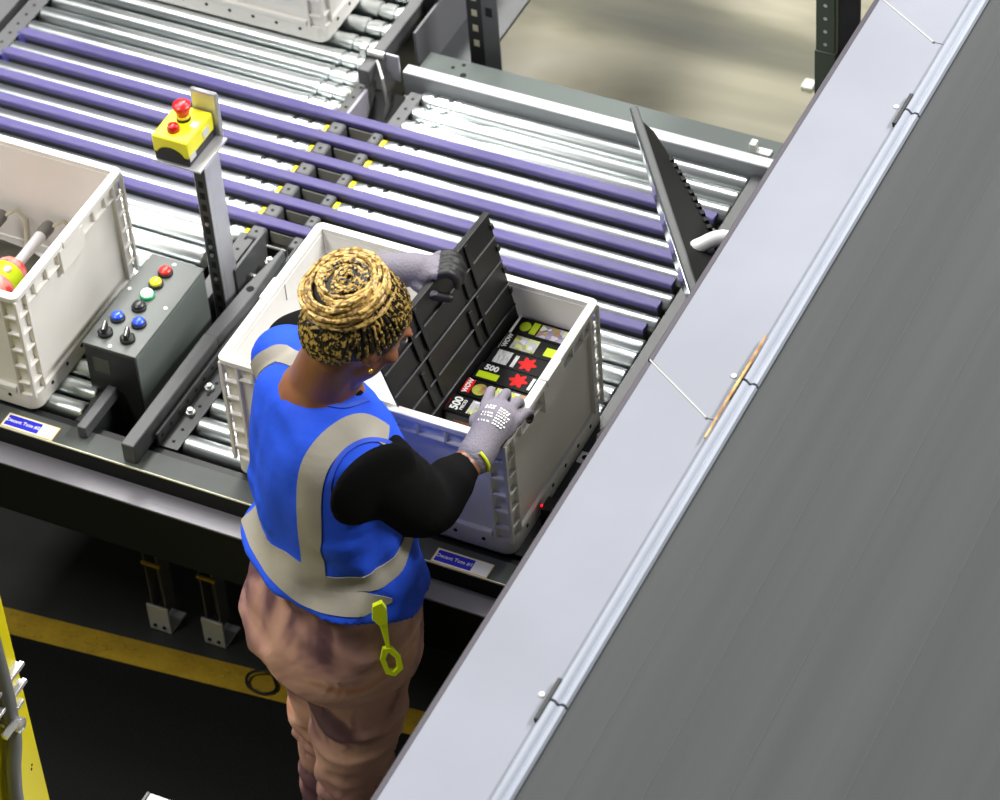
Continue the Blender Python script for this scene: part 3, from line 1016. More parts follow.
m_monb = mat('monitor_black', (9, 10, 10), 0.6, spec=0.2)
one('back_case', back_case, m_monb, MN, 0.004)
for k in range(20):
    xf = 0.12 + 0.022 * k
    df = 0.022 + 0.012 + 0.05 * math.sin(PI * min(1, (xf - 0.02) / (Lm - 0.04) * 1.3) / 2)
    one('vent_fin', lambda b: b.box(xf, xf + 0.011, 0.052, 0.085, -df - 0.003, -df + 0.006, MM), m_monb, MN)
AR = Vector((0.905, 0.380, 1.420))
one('arm', lambda b: b.tube(catmull([AR + Vector((-0.012, -0.004, -0.012)), AR, AR + Vector((0.05, 0.03, 0.01)), AR + Vector((0.14, 0.04, -0.06)), Vector((1.09, 0.39, 1.30))], 5), 0.016, 12), mat('arm_white', (224, 224, 226), 0.3), MN)
one('arm_joint', lambda b: b.cyl(AR + Vector((0.004, 0.004, -0.022)), AR + Vector((0.03, 0.014, -0.012)), 0.021, 14), m_black, MN)
one('stand_pole', lambda b: b.cyl((1.09, 0.39, 0.0), (1.09, 0.39, 1.32), 0.025, 14), m_frame_d, MN)

# ------------------------------------------------------------------ overhead conveyor
ZD = 1.55
OC = thing('overhead_belt_conveyor', 'wide grey belt conveyor with galvanised side decks running across the right foreground', 'conveyor')
m_seal = mat('joint_sealant', (168, 168, 166), 0.6, spec=0.1)
J = 1.1387
y_edge = [-0.068 + J * k for k in range(-3, 5)]
for k in range(len(y_edge) - 1):
    ya, yb = y_edge[k], y_edge[k + 1]

    def sheet(b):
        g = 0.0012
        b.prism([(1.008, ya + g), (1.155, ya - 0.097 + g), (1.178, ya - 0.097 + g), (1.178, yb - 0.097 - g), (1.155, yb - 0.097 - g), (1.008, yb - g)], ZD - 0.004, ZD)
    one('deck_sheet', sheet, m_galv, OC)
    one('edge_lip', lambda b: b.box(0.9965, 1.008, ya + 0.003, yb - 0.003, ZD - 0.03, ZD - 0.001), m_edge, OC, 0.002)
    one('joint_strip', lambda b: b.prism([(1.002, ya + 0.003), (1.155, ya - 0.0945), (1.155, ya - 0.098), (1.002, ya - 0.001)], ZD, ZD + 0.001), m_seal, OC)
    one('joint_dot', lambda b: b.cyl((1.157, ya - 0.098, ZD), (1.157, ya - 0.098, ZD + 0.0012), 0.003, 8), m_edge, OC)
# belt side strips in lengths, split at the clips
y_cl = [-2.55, -1.73, -0.876, -0.061, 0.748, 1.57, 2.4, 3.3]
for k in range(len(y_cl) - 1):
    ya, yb = y_cl[k] + 0.003, y_cl[k + 1] - 0.003

    def strip(b):
        pr = [(1.181, 0.0), (1.1815, 0.010), (1.185, 0.013), (1.190, 0.011), (1.196, 0.004), (1.203, 0.008), (1.209, 0.007), (1.212, 0.0)]
        b.loft([[(x, y, ZD + z) for x, z in pr] for y in (ya, yb)])
    one('side_strip', strip, m_galv2, OC)
    one('seam_clip', lambda b: b.box(1.174, 1.1815, y_cl[k] - 0.048, y_cl[k] + 0.048, ZD + 0.002, ZD + 0.013), m_black, OC, 0.001)['label'] = 'dark clip over the strip joint'
    one('clip_screw', lambda b: b.lathe((1.160, y_cl[k] + 0.012, ZD), (0, 0, 1), [(0, 0.0055), (0.002, 0.0055), (0.004, 0.003)], 12), m_white, OC)
one('rusty_strap', lambda b: b.tube([(1.1785, 0.057, ZD + 0.014), (1.1795, -0.02, ZD + 0.0155), (1.1785, -0.10, ZD + 0.015), (1.1785, -0.225, ZD + 0.0135)], [0.0022, 0.0032, 0.003, 0.002], 8),
    multi('rust_strap', [(0.35, (206, 172, 108)), (0.6, (150, 104, 60))], 30, 0.7), OC)['label'] = 'tan and rust coloured strap in the seam'
# belt
M = bpy.data.materials.new('grey_rubber_belt')
M.use_nodes = True
nt = M.node_tree
bs = nt.nodes['Principled BSDF']
bs.inputs['Roughness'].default_value = 0.6
bs.inputs['Specular IOR Level'].default_value = 0.2
tc = nt.nodes.new('ShaderNodeTexCoord')
mp = nt.nodes.new('ShaderNodeMapping')
mp.inputs['Scale'].default_value = (1.0, 0.02, 1.0)
nt.links.new(tc.outputs['Object'], mp.inputs['Vector'])
n1 = nt.nodes.new('ShaderNodeTexNoise')
n1.inputs['Scale'].default_value = 9.0
n1.inputs['Detail'].default_value = 8.0
n1.inputs['Roughness'].default_value = 0.65
nt.links.new(mp.outputs[0], n1.inputs['Vector'])
rp = nt.nodes.new('ShaderNodeValToRGB')
for e, (p, c) in zip(rp.color_ramp.elements, ((0.3, (50, 53, 54)), (0.7, (63, 65, 66)))):
    e.position, e.color = p, (*lin(c), 1)
nt.links.new(n1.outputs['Fac'], rp.inputs['Fac'])
nt.links.new(rp.outputs['Color'], bs.inputs['Base Color'])
m_belt = M
one('belt', lambda b: b.box(1.206, 2.25, -3.2, 3.4, ZD - 0.012, ZD - 0.002), m_belt, OC)
m_scuff = mat('scuff', (48, 49, 49), 0.6)
for x in (1.285, 1.40, 1.53, 1.70):
    one('scuff_line', lambda b: b.box(x, x + 0.0016, -3.2, 3.4, ZD - 0.002, ZD - 0.0014), m_scuff, OC)
# frame under the deck
one('side_frame', lambda b: [b.box(1.03, 1.05, -3.2, 3.4, ZD - 0.26, ZD - 0.005), b.box(2.3, 2.32, -3.2, 3.4, ZD - 0.26, ZD + 0.01)], m_frame, OC)
one('far_deck', lambda b: b.box(2.25, 2.46, -3.2, 3.4, ZD - 0.004, ZD + 0.002), m_galv, OC)
one('under_pan', lambda b: b.box(1.05, 2.3, -3.2, 3.4, ZD - 0.26, ZD - 0.25), m_frame_d, OC)
for y in (-2.6, 0.4, 3.2):
    one('leg', lambda b: [b.box(1.10, 1.16, y, y + 0.06, 0, ZD - 0.26), b.box(2.2, 2.26, y, y + 0.06, 0, ZD - 0.26)], m_frame, OC)

# olive column and slotted post behind the right lane
CO = thing('olive_column', 'dark olive perforated steel column at the top beside the overhead conveyor', 'column', (0.815, 1.27, 0))
m_olive = mat('olive_steel', (66, 76, 60), 0.5, var=0.05)
one('upright', lambda b: [b.box(-0.022, 0.022, -0.02, 0.02, 0.0, 1.85)], m_olive, CO, 0.002)
one('sleeve', lambda b: b.box(-0.0245, 0.0245, -0.0225, 0.0225, 0.0, 1.215), m_olive, CO, 0.002)
one('hole_row', lambda b: [b.cyl((0.0, -0.0205, 1.235 + 0.035 * k), (0.0, -0.0188, 1.235 + 0.035 * k), 0.0045, 8) for k in range(16)], m_bolt, CO)['kind'] = 'stuff'
one('side_flange', lambda b: b.box(0.026, 0.075, -0.012, -0.006, 0.0, 1.85), m_black, CO)

SPo = thing('slotted_post', 'black slotted post with grey flange rising behind the rear cross beam', 'post', (-0.105, 1.43, 0))
one('slotted_face', lambda b: b.box(-0.045, -0.005, -0.004, 0.0, 0, 1.6), m_black, SPo)
one('grey_flange', lambda b: [b.box(-0.005, 0.036, -0.006, -0.002, 0, 1.6), b.box(-0.005, -0.001, -0.004, 0.05, 0, 1.6)], m_frame, SPo)
one('slot', lambda b: [b.box(-0.032, -0.018, -0.0052, -0.0035, 0.82 + 0.045 * k, 0.838 + 0.045 * k) for k in range(12)], mat('slot_pale', (166, 162, 140), 0.5), SPo)['kind'] = 'stuff'
one('bolt_hole', lambda b: b.box(0.006, 0.022, -0.0075, -0.0055, 0.92, 0.945), m_hole, SPo)

tag(one('floor_reflector', lambda b: [b.box(0.260, 0.290, 2.468, 2.504, 0.0, 0.012), b.cyl((0.275, 2.486, 0.012), (0.275, 2.486, 0.016), 0.006, 8)], m_white, None, 0.003),
    'small white reflector tile on the concrete beside the olive column', 'reflector')

# sensor bits beside the worker's bin
SE = thing('bin_sensor', 'small sensor with a red light beside the right wall of the worker\'s bin', 'sensor', (0.668, 0.125, 0.80))
one('housing', lambda b: b.box(-0.010, 0.014, -0.02, 0.02, 0, 0.05), m_black, SE, 0.002)
one('red_light', lambda b: b.ell((-0.010, -0.012, 0.052), (0.002, 0.003, 0.004), 10, 8), mat('led_red', (255, 20, 40), 0.3, emit=3.0), SE)
TG = thing('wire_tag', 'white hooked wire tag on the rail right of the worker\'s bin', 'tag', (0.705, 0.235, 0.80))
one('plate', lambda b: b.box(-0.018, 0.014, -0.016, 0.016, 0.088, 0.092), m_white, TG, 0.002)
one('eyelet', lambda b: b.cyl((-0.004, 0, 0.0915), (-0.004, 0, 0.0926), 0.007, 12), m_hole, TG)
one('stem', lambda b: b.cyl((0.0, 0, 0.0), (0, 0, 0.09), 0.006, 8), m_black, TG)
one('wire', lambda b: b.tube([(0.006, 0.012, 0.092), (0.01, 0.03, 0.105), (0.006, 0.045, 0.12), (0.014, 0.055, 0.125)], 0.003, 8), m_white, TG)

# ------------------------------------------------------------------ yellow post with conduit, white carton, cable
m_ypost = mat('post_yellow', (232, 218, 18), 0.42, var=0.04, vscale=5)
YP = thing('yellow_post', 'tall yellow steel post with grey conduit at the lower left corner', 'post', (0.004, -0.80, 0))
one('column', lambda b: b.box(-0.20, 0.0, -0.32, 0.0, 0.012, 1.7), m_ypost, YP, 0.003)
for y, z in ((-0.034, 0.767), (-0.030, 0.775), (-0.036, 0.896)):
    one('chip', lambda b: b.box(-0.0003, 0.0006, y, y + 0.004, z, z + 0.006), m_hole, YP)
one('conduit', lambda b: b.tube(catmull([(0.018, -0.075, 1.6), (0.018, -0.070, 1.10), (0.018, -0.073, 0.99), (0.018, -0.080, 0.92), (0.018, -0.104, 0.85), (0.018, -0.118, 0.75), (0.018, -0.125, 0.5), (0.018, -0.125, 0.012)], 5), 0.0155, 12), mat('grey_hose', (112, 114, 114), 0.45), YP)


def strut(b, z, y1):
    b.box(0.0, 0.014, -0.14, y1, z - 0.020, z - 0.004)
    b.box(0.012, 0.022, -0.14, y1, z - 0.006, z + 0.003)


m_strut = mat('strut_zinc', (206, 206, 210), 0.3, 0.5)
for z, y1 in ((1.064, -0.004), (1.019, -0.008)):
    one('strut_rail', lambda b: strut(b, z, y1), m_strut, YP, 0.001)
one('rail_stub', lambda b: b.box(0.0, 0.012, -0.09, -0.018, 0.960, 0.969), m_strut, YP, 0.001)
one('pipe_clamp', lambda b: [b.lathe((0.030, -0.078, 0.972), (1, 0, 0), [(0, 0.014), (0.004, 0.016), (0.014, 0.016), (0.018, 0.008)], 16), b.tube([(0.036, -0.125, 0.985), (0.040, -0.09, 0.99), (0.036, -0.080, 0.978)], 0.008, 8), b.box(0.0, 0.03, -0.084, -0.072, 0.966, 0.978)], mat('clamp_zinc', (206, 206, 206), 0.25, 0.7), YP)

WC = thing('white_carton', 'white carton whose corner shows at the bottom edge right of the yellow post', 'box')
one('carton', lambda b: b.box(0.105, 0.40, -0.92, -0.616, 0.012, 0.50), mat('white_card', (238, 238, 240), 0.5), WC, 0.004)
one('lid_edge', lambda b: b.box(0.100, 0.106, -0.92, -0.618, 0.40, 0.503), mat('lid_grey', (120, 124, 124), 0.5), WC, 0.001)

CA = one('cable', lambda b: b.tube(catmull([(-0.235, 0.20, 0.60), (-0.225, 0.24, 0.35), (-0.19, 0.26, 0.10), (-0.14, 0.20, 0.016), (-0.066, 0.11, 0.014), (-0.034, 0.070, 0.016), (-0.052, 0.045, 0.018), (-0.095, 0.050, 0.02),
                                    (-0.110, 0.082, 0.02), (-0.075, 0.104, 0.022), (0.0, 0.108, 0.016), (0.05, 0.112, 0.012), (0.12, 0.14, 0.008), (0.2, 0.2, 0.008)], 6), 0.0036, 8), mat('black_cable', (14, 14, 15), 0.45), None)
tag(CA, 'thin black cable looped on the yellow mat edge behind the worker', 'cable')

# ------------------------------------------------------------------ the worker
PE = thing('person', 'person in a blue reflective vest, black top and braided gold bun bending over the bin', 'person', (0.40, -0.29, 0.012))
PO = Vector((0.40, -0.29, 0.012))
F = Vector((0.57, 0.82, 0)).normalized()
R_ = Vector((F.y, -F.x, 0))


def loc_parent(o):
    """keep world-space vertices while parented to the person's base"""
    o.data.transform(Matrix.Translation(-PO))
    o.parent = PE
    return o


def ring(cx, cy, z, a, bf, bb, n=48, p=2.3, tilt=0.0):
    pts = []
    for k in range(n):
        t = 2 * PI * k / n
        c, s = math.cos(t), math.sin(t)
        ca = math.copysign(abs(c) ** (2 / p), c)
        sa = math.copysign(abs(s) ** (2 / p), s)
        d = R_ * (a * ca) + F * ((bf if s > 0 else bb) * sa)
        pts.append(Vector((cx, cy, z)) + d + Vector((0, 0, tilt * d.dot(F))))
    return pts


def limb(b, pts, rad, sub=5, n=20, ab=None):
    q = catmull(pts, sub)
    rr = []
    for i in range(len(rad) - 1):
        for k in range(sub):
            t = k / sub
            t = t * t * (3 - 2 * t)
            rr.append(rad[i] * (1 - t) + rad[i + 1] * t)
    rr.append(rad[-1])
    b.tube(q, rr, n, ab=ab)
    for p, r in ((q[0], rr[0]), (q[-1], rr[-1])):
        b.ell(p, (r * .98, r * .98, r * .98), 14, 8)


m_skin = mat('brown_skin', (130, 82, 56), 0.42, var=0.06, vscale=20)
m_shirt = mat('black_jersey', (8, 8, 9), 0.9, bump=0.35, bscale=30, spec=0.12)
m_vest = mat('blue_mesh_fabric', (30, 76, 208), 0.75, var=0.05, vscale=10, bump=0.9, bscale=16, spec=0.25)
m_tape = mat('reflective_tape', (146, 141, 130), 0.5, var=0.06, vscale=8, bump=0.6, bscale=18, spec=0.3)
m_glove = mat('grey_knit', (118, 113, 124), 0.75, bump=0.4, bscale=220)
m_glove_d = mat('black_nitrile', (18, 18, 20), 0.55)
m_pants = multi('tie_dye_cotton', [(0.30, (70, 44, 58)), (0.42, (96, 64, 72)), (0.50, (170, 128, 118)), (0.60, (196, 154, 136)), (0.72, (184, 112, 70))], 4.2, 0.75, detail=3, dist=0.9, bump=0.5)

SHR, SHL = Vector((0.520, -0.300, 1.298)), Vector((0.252, -0.090, 1.340))
ELR, WRR = Vector((0.573, -0.196, 1.120)), Vector((0.614, -0.058, 1.142))
ELL, WRL = Vector((0.262, 0.085, 1.250)), Vector((0.305, 0.215, 1.292))
HD = Vector((0.473, -0.2015, 1.560))                       # head centre
face_dir = (F * 0.80 - Vector((0, 0, 1)) * 0.60).normalized()
face_up = (Vector((0, 0, 1)) * 0.80 + F * 0.60).normalized()
face_r = R_
HM = Matrix((face_r, face_dir, face_up)).transposed().to_4x4()


def hp(x, y, z):
    return HD + face_r * x + face_dir * y + face_up * z


# body: head, neck, trunk, arms and legs as one skin
b = MB()
b.ell(HD + HM.to_3x3() @ Vector((0, -0.005, 0.02)), (0.074, 0.094, 0.095), 24, 16, HM.to_3x3())
b.ell(hp(0, 0.030, -0.040), (0.056, 0.058, 0.070), 20, 12, HM.to_3x3())           # jaw
b.ell(hp(0, 0.062, -0.092), (0.022, 0.020, 0.018), 12, 8)                           # chin
b.ell(hp(0, 0.098, -0.022), (0.014, 0.018, 0.016), 12, 8, HM.to_3x3())              # nose tip
b.tube([hp(0, 0.088, 0.022), hp(0, 0.096, -0.018)], [0.008, 0.012], 10)             # nose bridge
b.ell(hp(0, 0.086, -0.055), (0.024, 0.012, 0.007), 12, 8, HM.to_3x3())              # lips
b.ell(hp(0, 0.084, -0.066), (0.020, 0.012, 0.007), 12, 8, HM.to_3x3())
for s in (-1, 1):
    b.ell(hp(s * 0.030, 0.083, 0.030), (0.022, 0.012, 0.008), 12, 8, HM.to_3x3())   # brow
    b.ell(hp(s * 0.045, 0.060, -0.020), (0.020, 0.020, 0.018), 12, 8, HM.to_3x3())  # cheek
    b.ell(hp(s * 0.075, -0.004, -0.008), (0.008, 0.018, 0.031), 12, 10, HM.to_3x3())  # ear
    b.ell(hp(s * 0.078, -0.014, -0.004), (0.010, 0.008, 0.026), 12, 8, HM.to_3x3())
NB = Vector((0.402, -0.238, 1.415))
limb(b, [NB - Vector((0.006, 0.004, 0.040)), NB + Vector((0.002, 0.006, 0.008)), hp(0, -0.030, -0.055), hp(0, -0.02, -0.01)], [0.094, 0.072, 0.056, 0.05], ab=0.95)
b.loft([ring(0.405, -0.29, 0.86, 0.15, 0.12, 0.13), ring(0.40, -0.283, 1.06, 0.14, 0.11, 0.10), ring(0.403, -0.266, 1.24, 0.15, 0.105, 0.10),
        ring(0.402, -0.255, 1.35, 0.14, 0.085, 0.08), ring(0.400, -0.247, 1.41, 0.07, 0.06, 0.06)])
limb(b, [SHR, (SHR + ELR) / 2, ELR, (ELR * 0.5 + WRR * 0.5), WRR], [0.055, 0.05, 0.042, 0.036, 0.030])
limb(b, [SHL, (SHL + ELL) / 2, ELL, (ELL * 0.5 + WRL * 0.5), WRL], [0.055, 0.05, 0.042, 0.036, 0.026])
# hand cores and fingers live inside the gloves
HR0 = WRR
HRk = Vector((0.618, 0.060, 1.160))
HL0 = WRL
limb(b, [WRR, WRR.lerp(HRk, 0.5), HRk.lerp(WRR, 0.25)], [0.026, 0.026, 0.024])
limb(b, [WRL, WRL + Vector((0.035, 0.015, 0.0)), WRL + Vector((0.06, 0.022, 0.0))], [0.026, 0.026, 0.022])
RLEG = [Vector((0.470, -0.335, 0.84)), Vector((0.428, -0.345, 0.46)), Vector((0.392, -0.345, 0.10))]
LLEG = [Vector((0.335, -0.245, 0.84)), Vector((0.318, -0.245, 0.46)), Vector((0.288, -0.225, 0.10))]
for lg in (RLEG, LLEG):
    limb(b, [lg[0], (lg[0] + lg[1]) / 2, lg[1], (lg[1] + lg[2]) / 2, lg[2]], [0.09, 0.075, 0.055, 0.05, 0.036])
    b.ell(lg[2] + F * 0.06 + Vector((0, 0, -0.055)), (0.04, 0.11, 0.028), 14, 8, Matrix((R_, F, Vector((0, 0, 1)))).transposed())
    b.tube([lg[2], lg[2] + Vector((0, 0, -0.06)) + F * 0.01], [0.036, 0.034], 12)
body = fuse(b, 'body', m_skin, None, 0.007, 3)
loc_parent(body)

# eyes, earring
for s in (-1, 1):
    e = one('eye', lambda b: b.ell(hp(s * 0.030, 0.084, 0.012), (0.012, 0.008, 0.008), 12, 8, HM.to_3x3()), mat('eye_white', (220, 216, 208), 0.2), None)
    loc_parent(e)
    p_ = one('pupil', lambda b: b.ell(hp(s * 0.030, 0.091, 0.010), (0.005, 0.003, 0.005), 10, 6, HM.to_3x3()), m_hole, None)
    p_.data.transform(Matrix.Translation(-PO))
    p_.parent = e
    r_ = one('earring', lambda b: b.ell(hp(s * 0.086, 0.000, -0.036), (0.005, 0.005, 0.005), 10, 8), mat('gold_stud', (240, 196, 80), 0.2, 0.9), None)
    loc_parent(r_)

# vest shell
def vest_rings(grow=0.0):
    spec = [(0.410, -0.284, 0.985, 0.202, 0.165, 0.168, -0.38), (0.408, -0.284, 1.005, 0.198, 0.164, 0.164, -0.34), (0.404, -0.283, 1.045, 0.184, 0.156, 0.148, -0.20),
            (0.402, -0.280, 1.085, 0.175, 0.150, 0.140, -0.08), (0.402, -0.272, 1.16, 0.180, 0.148, 0.137, 0), (0.404, -0.262, 1.26, 0.188, 0.145, 0.138, 0),
            (0.403, -0.255, 1.34, 0.184, 0.122, 0.124, 0), (0.402, -0.250, 1.38, 0.168, 0.100, 0.106, 0), (0.400, -0.246, 1.412, 0.118, 0.078, 0.088, 0), (0.398, -0.243, 1.430, 0.080, 0.066, 0.070, 0)]
    ctrl = [ring(x, y, z, a + grow, bf + grow, bb + grow, 72, 2.25, tl) for x, y, z, a, bf, bb, tl in spec]
    cols = [catmull([r[i] for r in ctrl], 6) for i in range(72)]
    rows = len(cols[0])
    out = []
    for j in range(rows):
        row = []
        for i in range(72):
            p = cols[i][j].copy()
            d = (p - Vector((0.38, -0.24, p.z))).normalized()
            k = noise.noise((p.x * 9, p.y * 9, p.z * 5)) * 0.013 + noise.noise((p.x * 22 + 5, p.y * 22, p.z * 9)) * 0.006
            k += 0.005 * math.sin(60 * (p.z - 0.3 * p.x)) * max(0, 1 - abs(p.z - 1.09) / 0.09)
            rdg = 1 - abs(noise.noise((p.x * 6 + 3, p.y * 6, p.z * 11 + 4 * p.x)))
            k += 0.011 * max(0, rdg - 0.72) / 0.28 * (0.4 + 0.6 * (p.z < 1.2)) - 0.006
            if j < 12:
                k += 0.005 * math.sin(i * 0.6) * (1 - j / 12)
            row.append(p + d * k)
        out.append(row)
    return out


vr = vest_rings()
b = MB()
b.loft(vr, True)
b.ell((0.270, -0.142, 1.352), (0.074, 0.070, 0.066), 20, 12)
b.ell((0.492, -0.262, 1.318), (0.050, 0.050, 0.048), 20, 12)
vest = fuse(b, 'vest', m_vest, None, 0.0055, 3)
bvh = BVHTree.FromPolygons([v.co.copy() for v in vest.data.vertices], [tuple(p.vertices) for p in vest.data.polygons])
loc_parent(vest)['label'] = 'bright blue mesh vest with grey reflective tape'


def pix(x, y):
    return (rt * ((x - 500) / FPX) + dn * ((y - 400) / FPX) + fw).normalized()


def on_vest(x, y):
    h = bvh.ray_cast(CAM, pix(x, y))
    return h[0]


def tape(name, pts, width, mt, lift=0.0028, sub=6, taper=False):
    """a strip of fabric laid on the vest along a line of surface points"""
    P3 = []
    for p in pts:
        q = on_vest(*p) if len(p) == 2 else bvh.find_nearest(Vector(p))[0]
        if q is not None:
            P3.append(q)
    line = catmull(P3, sub)
    rows = []
    for i, p in enumerate(line):
        q, n, _, _ = bvh.find_nearest(p)
        t = (line[min(i + 1, len(line) - 1)] - line[max(i - 1, 0)]).normalized()
        s = n.cross(t).normalized()
        row = []
        wd_ = width * (min(1.0, 0.15 + 4.0 * (1 - i / (len(line) - 1))) if taper else 1.0)
        for k in range(5):
            c = q + s * (wd_ * (k / 4 - 0.5))
            c2, n2, _, _ = bvh.find_nearest(c)
            row.append((c2 + n2 * lift, c2 - n2 * 0.001))
        rows.append(row)
    bb = MB()
    bb.loft([[u for u, _ in r] + [d for _, d in reversed(r)] for r in rows])
    o = bb.build(name, mt, None, 50)
    o.data.transform(Matrix.Translation(-PO))
    o.parent = vest
    return o


TAPES = [
    ('back_tape', [(316, 590), (313, 560), (309, 525), (309, 490), (318, 460), (340, 436), (365, 426), (388, 436)], 0.052),
    ('waist_tape', [(262, 548), (285, 563), (315, 580), (350, 583), (385, 572), (402, 550), (408, 530)], 0.046),
    ('hem_tape', [(251, 512), (262, 545), (285, 578), (316, 597), (345, 604), (370, 603), (392, 600)], 0.048),
    ('left_tape', [(250, 392), (255, 374), (266, 362), (283, 356), (301, 362)], 0.045)]
for nm, pts, wd in TAPES:
    tape(nm, pts, wd, m_tape, taper=(nm == 'hem_tape'))

# black long-sleeved top
b = MB()
b.loft([ring(0.402, -0.29, 0.92, 0.165, 0.14, 0.145), ring(0.40, -0.282, 1.08, 0.155, 0.13, 0.112), ring(0.404, -0.264, 1.25, 0.166, 0.125, 0.115),
        ring(0.403, -0.256, 1.345, 0.162, 0.10, 0.098), ring(0.401, -0.248, 1.398, 0.108, 0.078, 0.080), ring(0.400, -0.243, 1.428, 0.070, 0.067, 0.058)])
limb(b, [SHR - R_ * 0.05, SHR, SHR.lerp(ELR, 0.5) + Vector((0, 0, -0.008)), ELR, ELR.lerp(WRR, 0.5), WRR - (WRR - ELR).normalized() * 0.040], [0.080, 0.088, 0.080, 0.064, 0.050, 0.037])
hh = bvh.ray_cast(CAM, pix(376, 487))
na = hh[1] if hh[1].dot(pix(376, 487)) < 0 else -hh[1]
ua = (Vector((0, 0, 1)) - na * na.z).normalized()
b.ell(hh[0] - na * 0.008, (0.100, 0.094, 0.026), 28, 16, Matrix((ua.cross(na), ua, na)).transposed())
limb(b, [SHL + R_ * 0.03, SHL, SHL.lerp(ELL, 0.5), ELL, ELL.lerp(WRL, 0.5), WRL - (WRL - ELL).normalized() * 0.02], [0.054, 0.058, 0.056, 0.054, 0.046, 0.036])
shirt = fuse(b, 'shirt', m_shirt, None, 0.007, 10)
loc_parent(shirt)


ARM = [(398, 450), (383, 441), (364, 441), (346, 451), (334, 468), (329, 490), (334, 509)]
m_bind = mat('blue_binding', (30, 70, 190), 0.7)
tape('armhole_binding', ARM, 0.009, m_bind, 0.003)
tape('neck_binding', [(284, 374), (288, 387), (299, 397), (316, 403), (336, 406), (352, 405), (368, 400)], 0.009, m_bind, 0.003)
# trousers
b = MB()
b.loft([ring(0.402, -0.285, 1.07, 0.140, 0.12, 0.105), ring(0.404, -0.287, 1.00, 0.168, 0.135, 0.140), ring(0.406, -0.291, 0.94, 0.188, 0.145, 0.168), ring(0.408, -0.294, 0.86, 0.202, 0.15, 0.190),
        ring(0.406, -0.294, 0.80, 0.198, 0.145, 0.185), ring(0.400, -0.292, 0.74, 0.175, 0.12, 0.15)])
limb(b, [RLEG[0], (RLEG[0] + RLEG[1]) / 2, RLEG[1], (RLEG[1] + RLEG[2]) / 2, RLEG[2] + Vector((0, 0, -0.01))], [0.118, 0.104, 0.088, 0.080, 0.078])
limb(b, [LLEG[0], (LLEG[0] + LLEG[1]) / 2, LLEG[1], (LLEG[1] + LLEG[2]) / 2, LLEG[2] + Vector((0, 0, -0.01))], [0.118, 0.102, 0.086, 0.078, 0.076])
trousers = fuse(b, 'trousers', m_pants, None, 0.008, 4)
for v in trousers.data.vertices:
    k = 0.004 * math.sin(70 * v.co.z + 6 * noise.noise(v.co * 7)) * (1 if 0.35 < v.co.z < 0.62 else 0.4)
    k += 0.004 * noise.noise(v.co * 14)
    k += 0.010 * max(0, 1 - abs(noise.noise((v.co.x * 5 + 2, v.co.y * 5, v.co.z * 9))) - 0.75) / 0.25 - 0.008
    v.co += v.normal * k
TBV = BVHTree.FromPolygons([v.co.copy() for v in trousers.data.vertices], [tuple(q.vertices) for q in trousers.data.polygons])
HIT = TBV.ray_cast(CAM, pix(386, 640))[0]
loc_parent(trousers)['label'] = 'pink, tan and plum tie-dyed trousers'
for lg in (RLEG, LLEG):
    s = one('shoe', lambda b: b.ell(lg[2] + F * 0.065 + Vector((0, 0, -0.048)), (0.046, 0.125, 0.040), 18, 10, Matrix((R_, F, Vector((0, 0, 1)))).transposed()), m_black, None)
    loc_parent(s)


# gloves
def finger(b, base, dirs, lens, r):
    pts = [Vector(base)]
    for d, l in zip(dirs, lens):
        pts.append(pts[-1] + Vector(d).normalized() * l)
    limb(b, pts, [r * (1 - 0.07 * i) for i in range(len(pts))], 4, 12)


def palmed(o, down, cut):
    o.data.materials.append(m_glove_d)
    for p in o.data.polygons:
        if p.normal.dot(down) > cut(p.center):
            p.material_index = 1


# right glove: back of the hand up, fingers curled over the far box edges
ax = (HRk - WRR).normalized()
acr = Vector((0.97, -0.10, -0.22))
acr = (acr - ax * acr.dot(ax)).normalized()
up = acr.cross(ax)
if up.z < 0:
    up = -up
b = MB()
limb(b, [WRR - ax * 0.004, WRR + ax * 0.035, WRR + ax * 0.085], [0.037, 0.036, 0.040], 5, 18)
PMa = Matrix((acr, ax, up)).transposed()
b.ell(WRR + ax * 0.088, (0.045, 0.052, 0.020), 20, 12, PMa)
b.ell(WRR + ax * 0.104 - up * 0.002, (0.044, 0.032, 0.016), 20, 12, PMa)
for k, (off, l, rr_) in enumerate(((-0.033, 0.92, 0.0118), (-0.011, 1.0, 0.0122), (0.012, 0.95, 0.0118), (0.034, 0.78, 0.0108))):
    base = WRR + ax * (0.116 - 0.006 * abs(k - 1.2)) + acr * off * 1.08
    sp = acr * (off * 5.0)
    finger(b, base, [ax * 1 + sp - up * 0.12, ax * 0.55 + sp - up * 0.9, -up * 1.0 - ax * 0.15], [0.042 * l, 0.032 * l, 0.024 * l], rr_ * 0.9)
finger(b, WRR + ax * 0.070 - acr * 0.036 - up * 0.006, [ax * 0.8 - acr * 0.35 - up * 0.8, ax * 0.7 + acr * 0.2 - up * 0.9, ax * 0.6 - up], [0.034, 0.028, 0.022], 0.0128)
gr = fuse(b, 'right_glove', [m_glove], None, 0.0036, 2, 0.4)
palmed(gr, -up, lambda c: (-0.1 if (c - WRR).dot(acr) > 0.03 else 0.1) if (c - WRR).dot(ax) > 0.035 else 2)
loc_parent(gr)['label'] = 'grey knit work glove with white print, black palm'
GB = BVHTree.FromPolygons([v.co + PO for v in gr.data.vertices], [tuple(p.vertices) for p in gr.data.polygons])


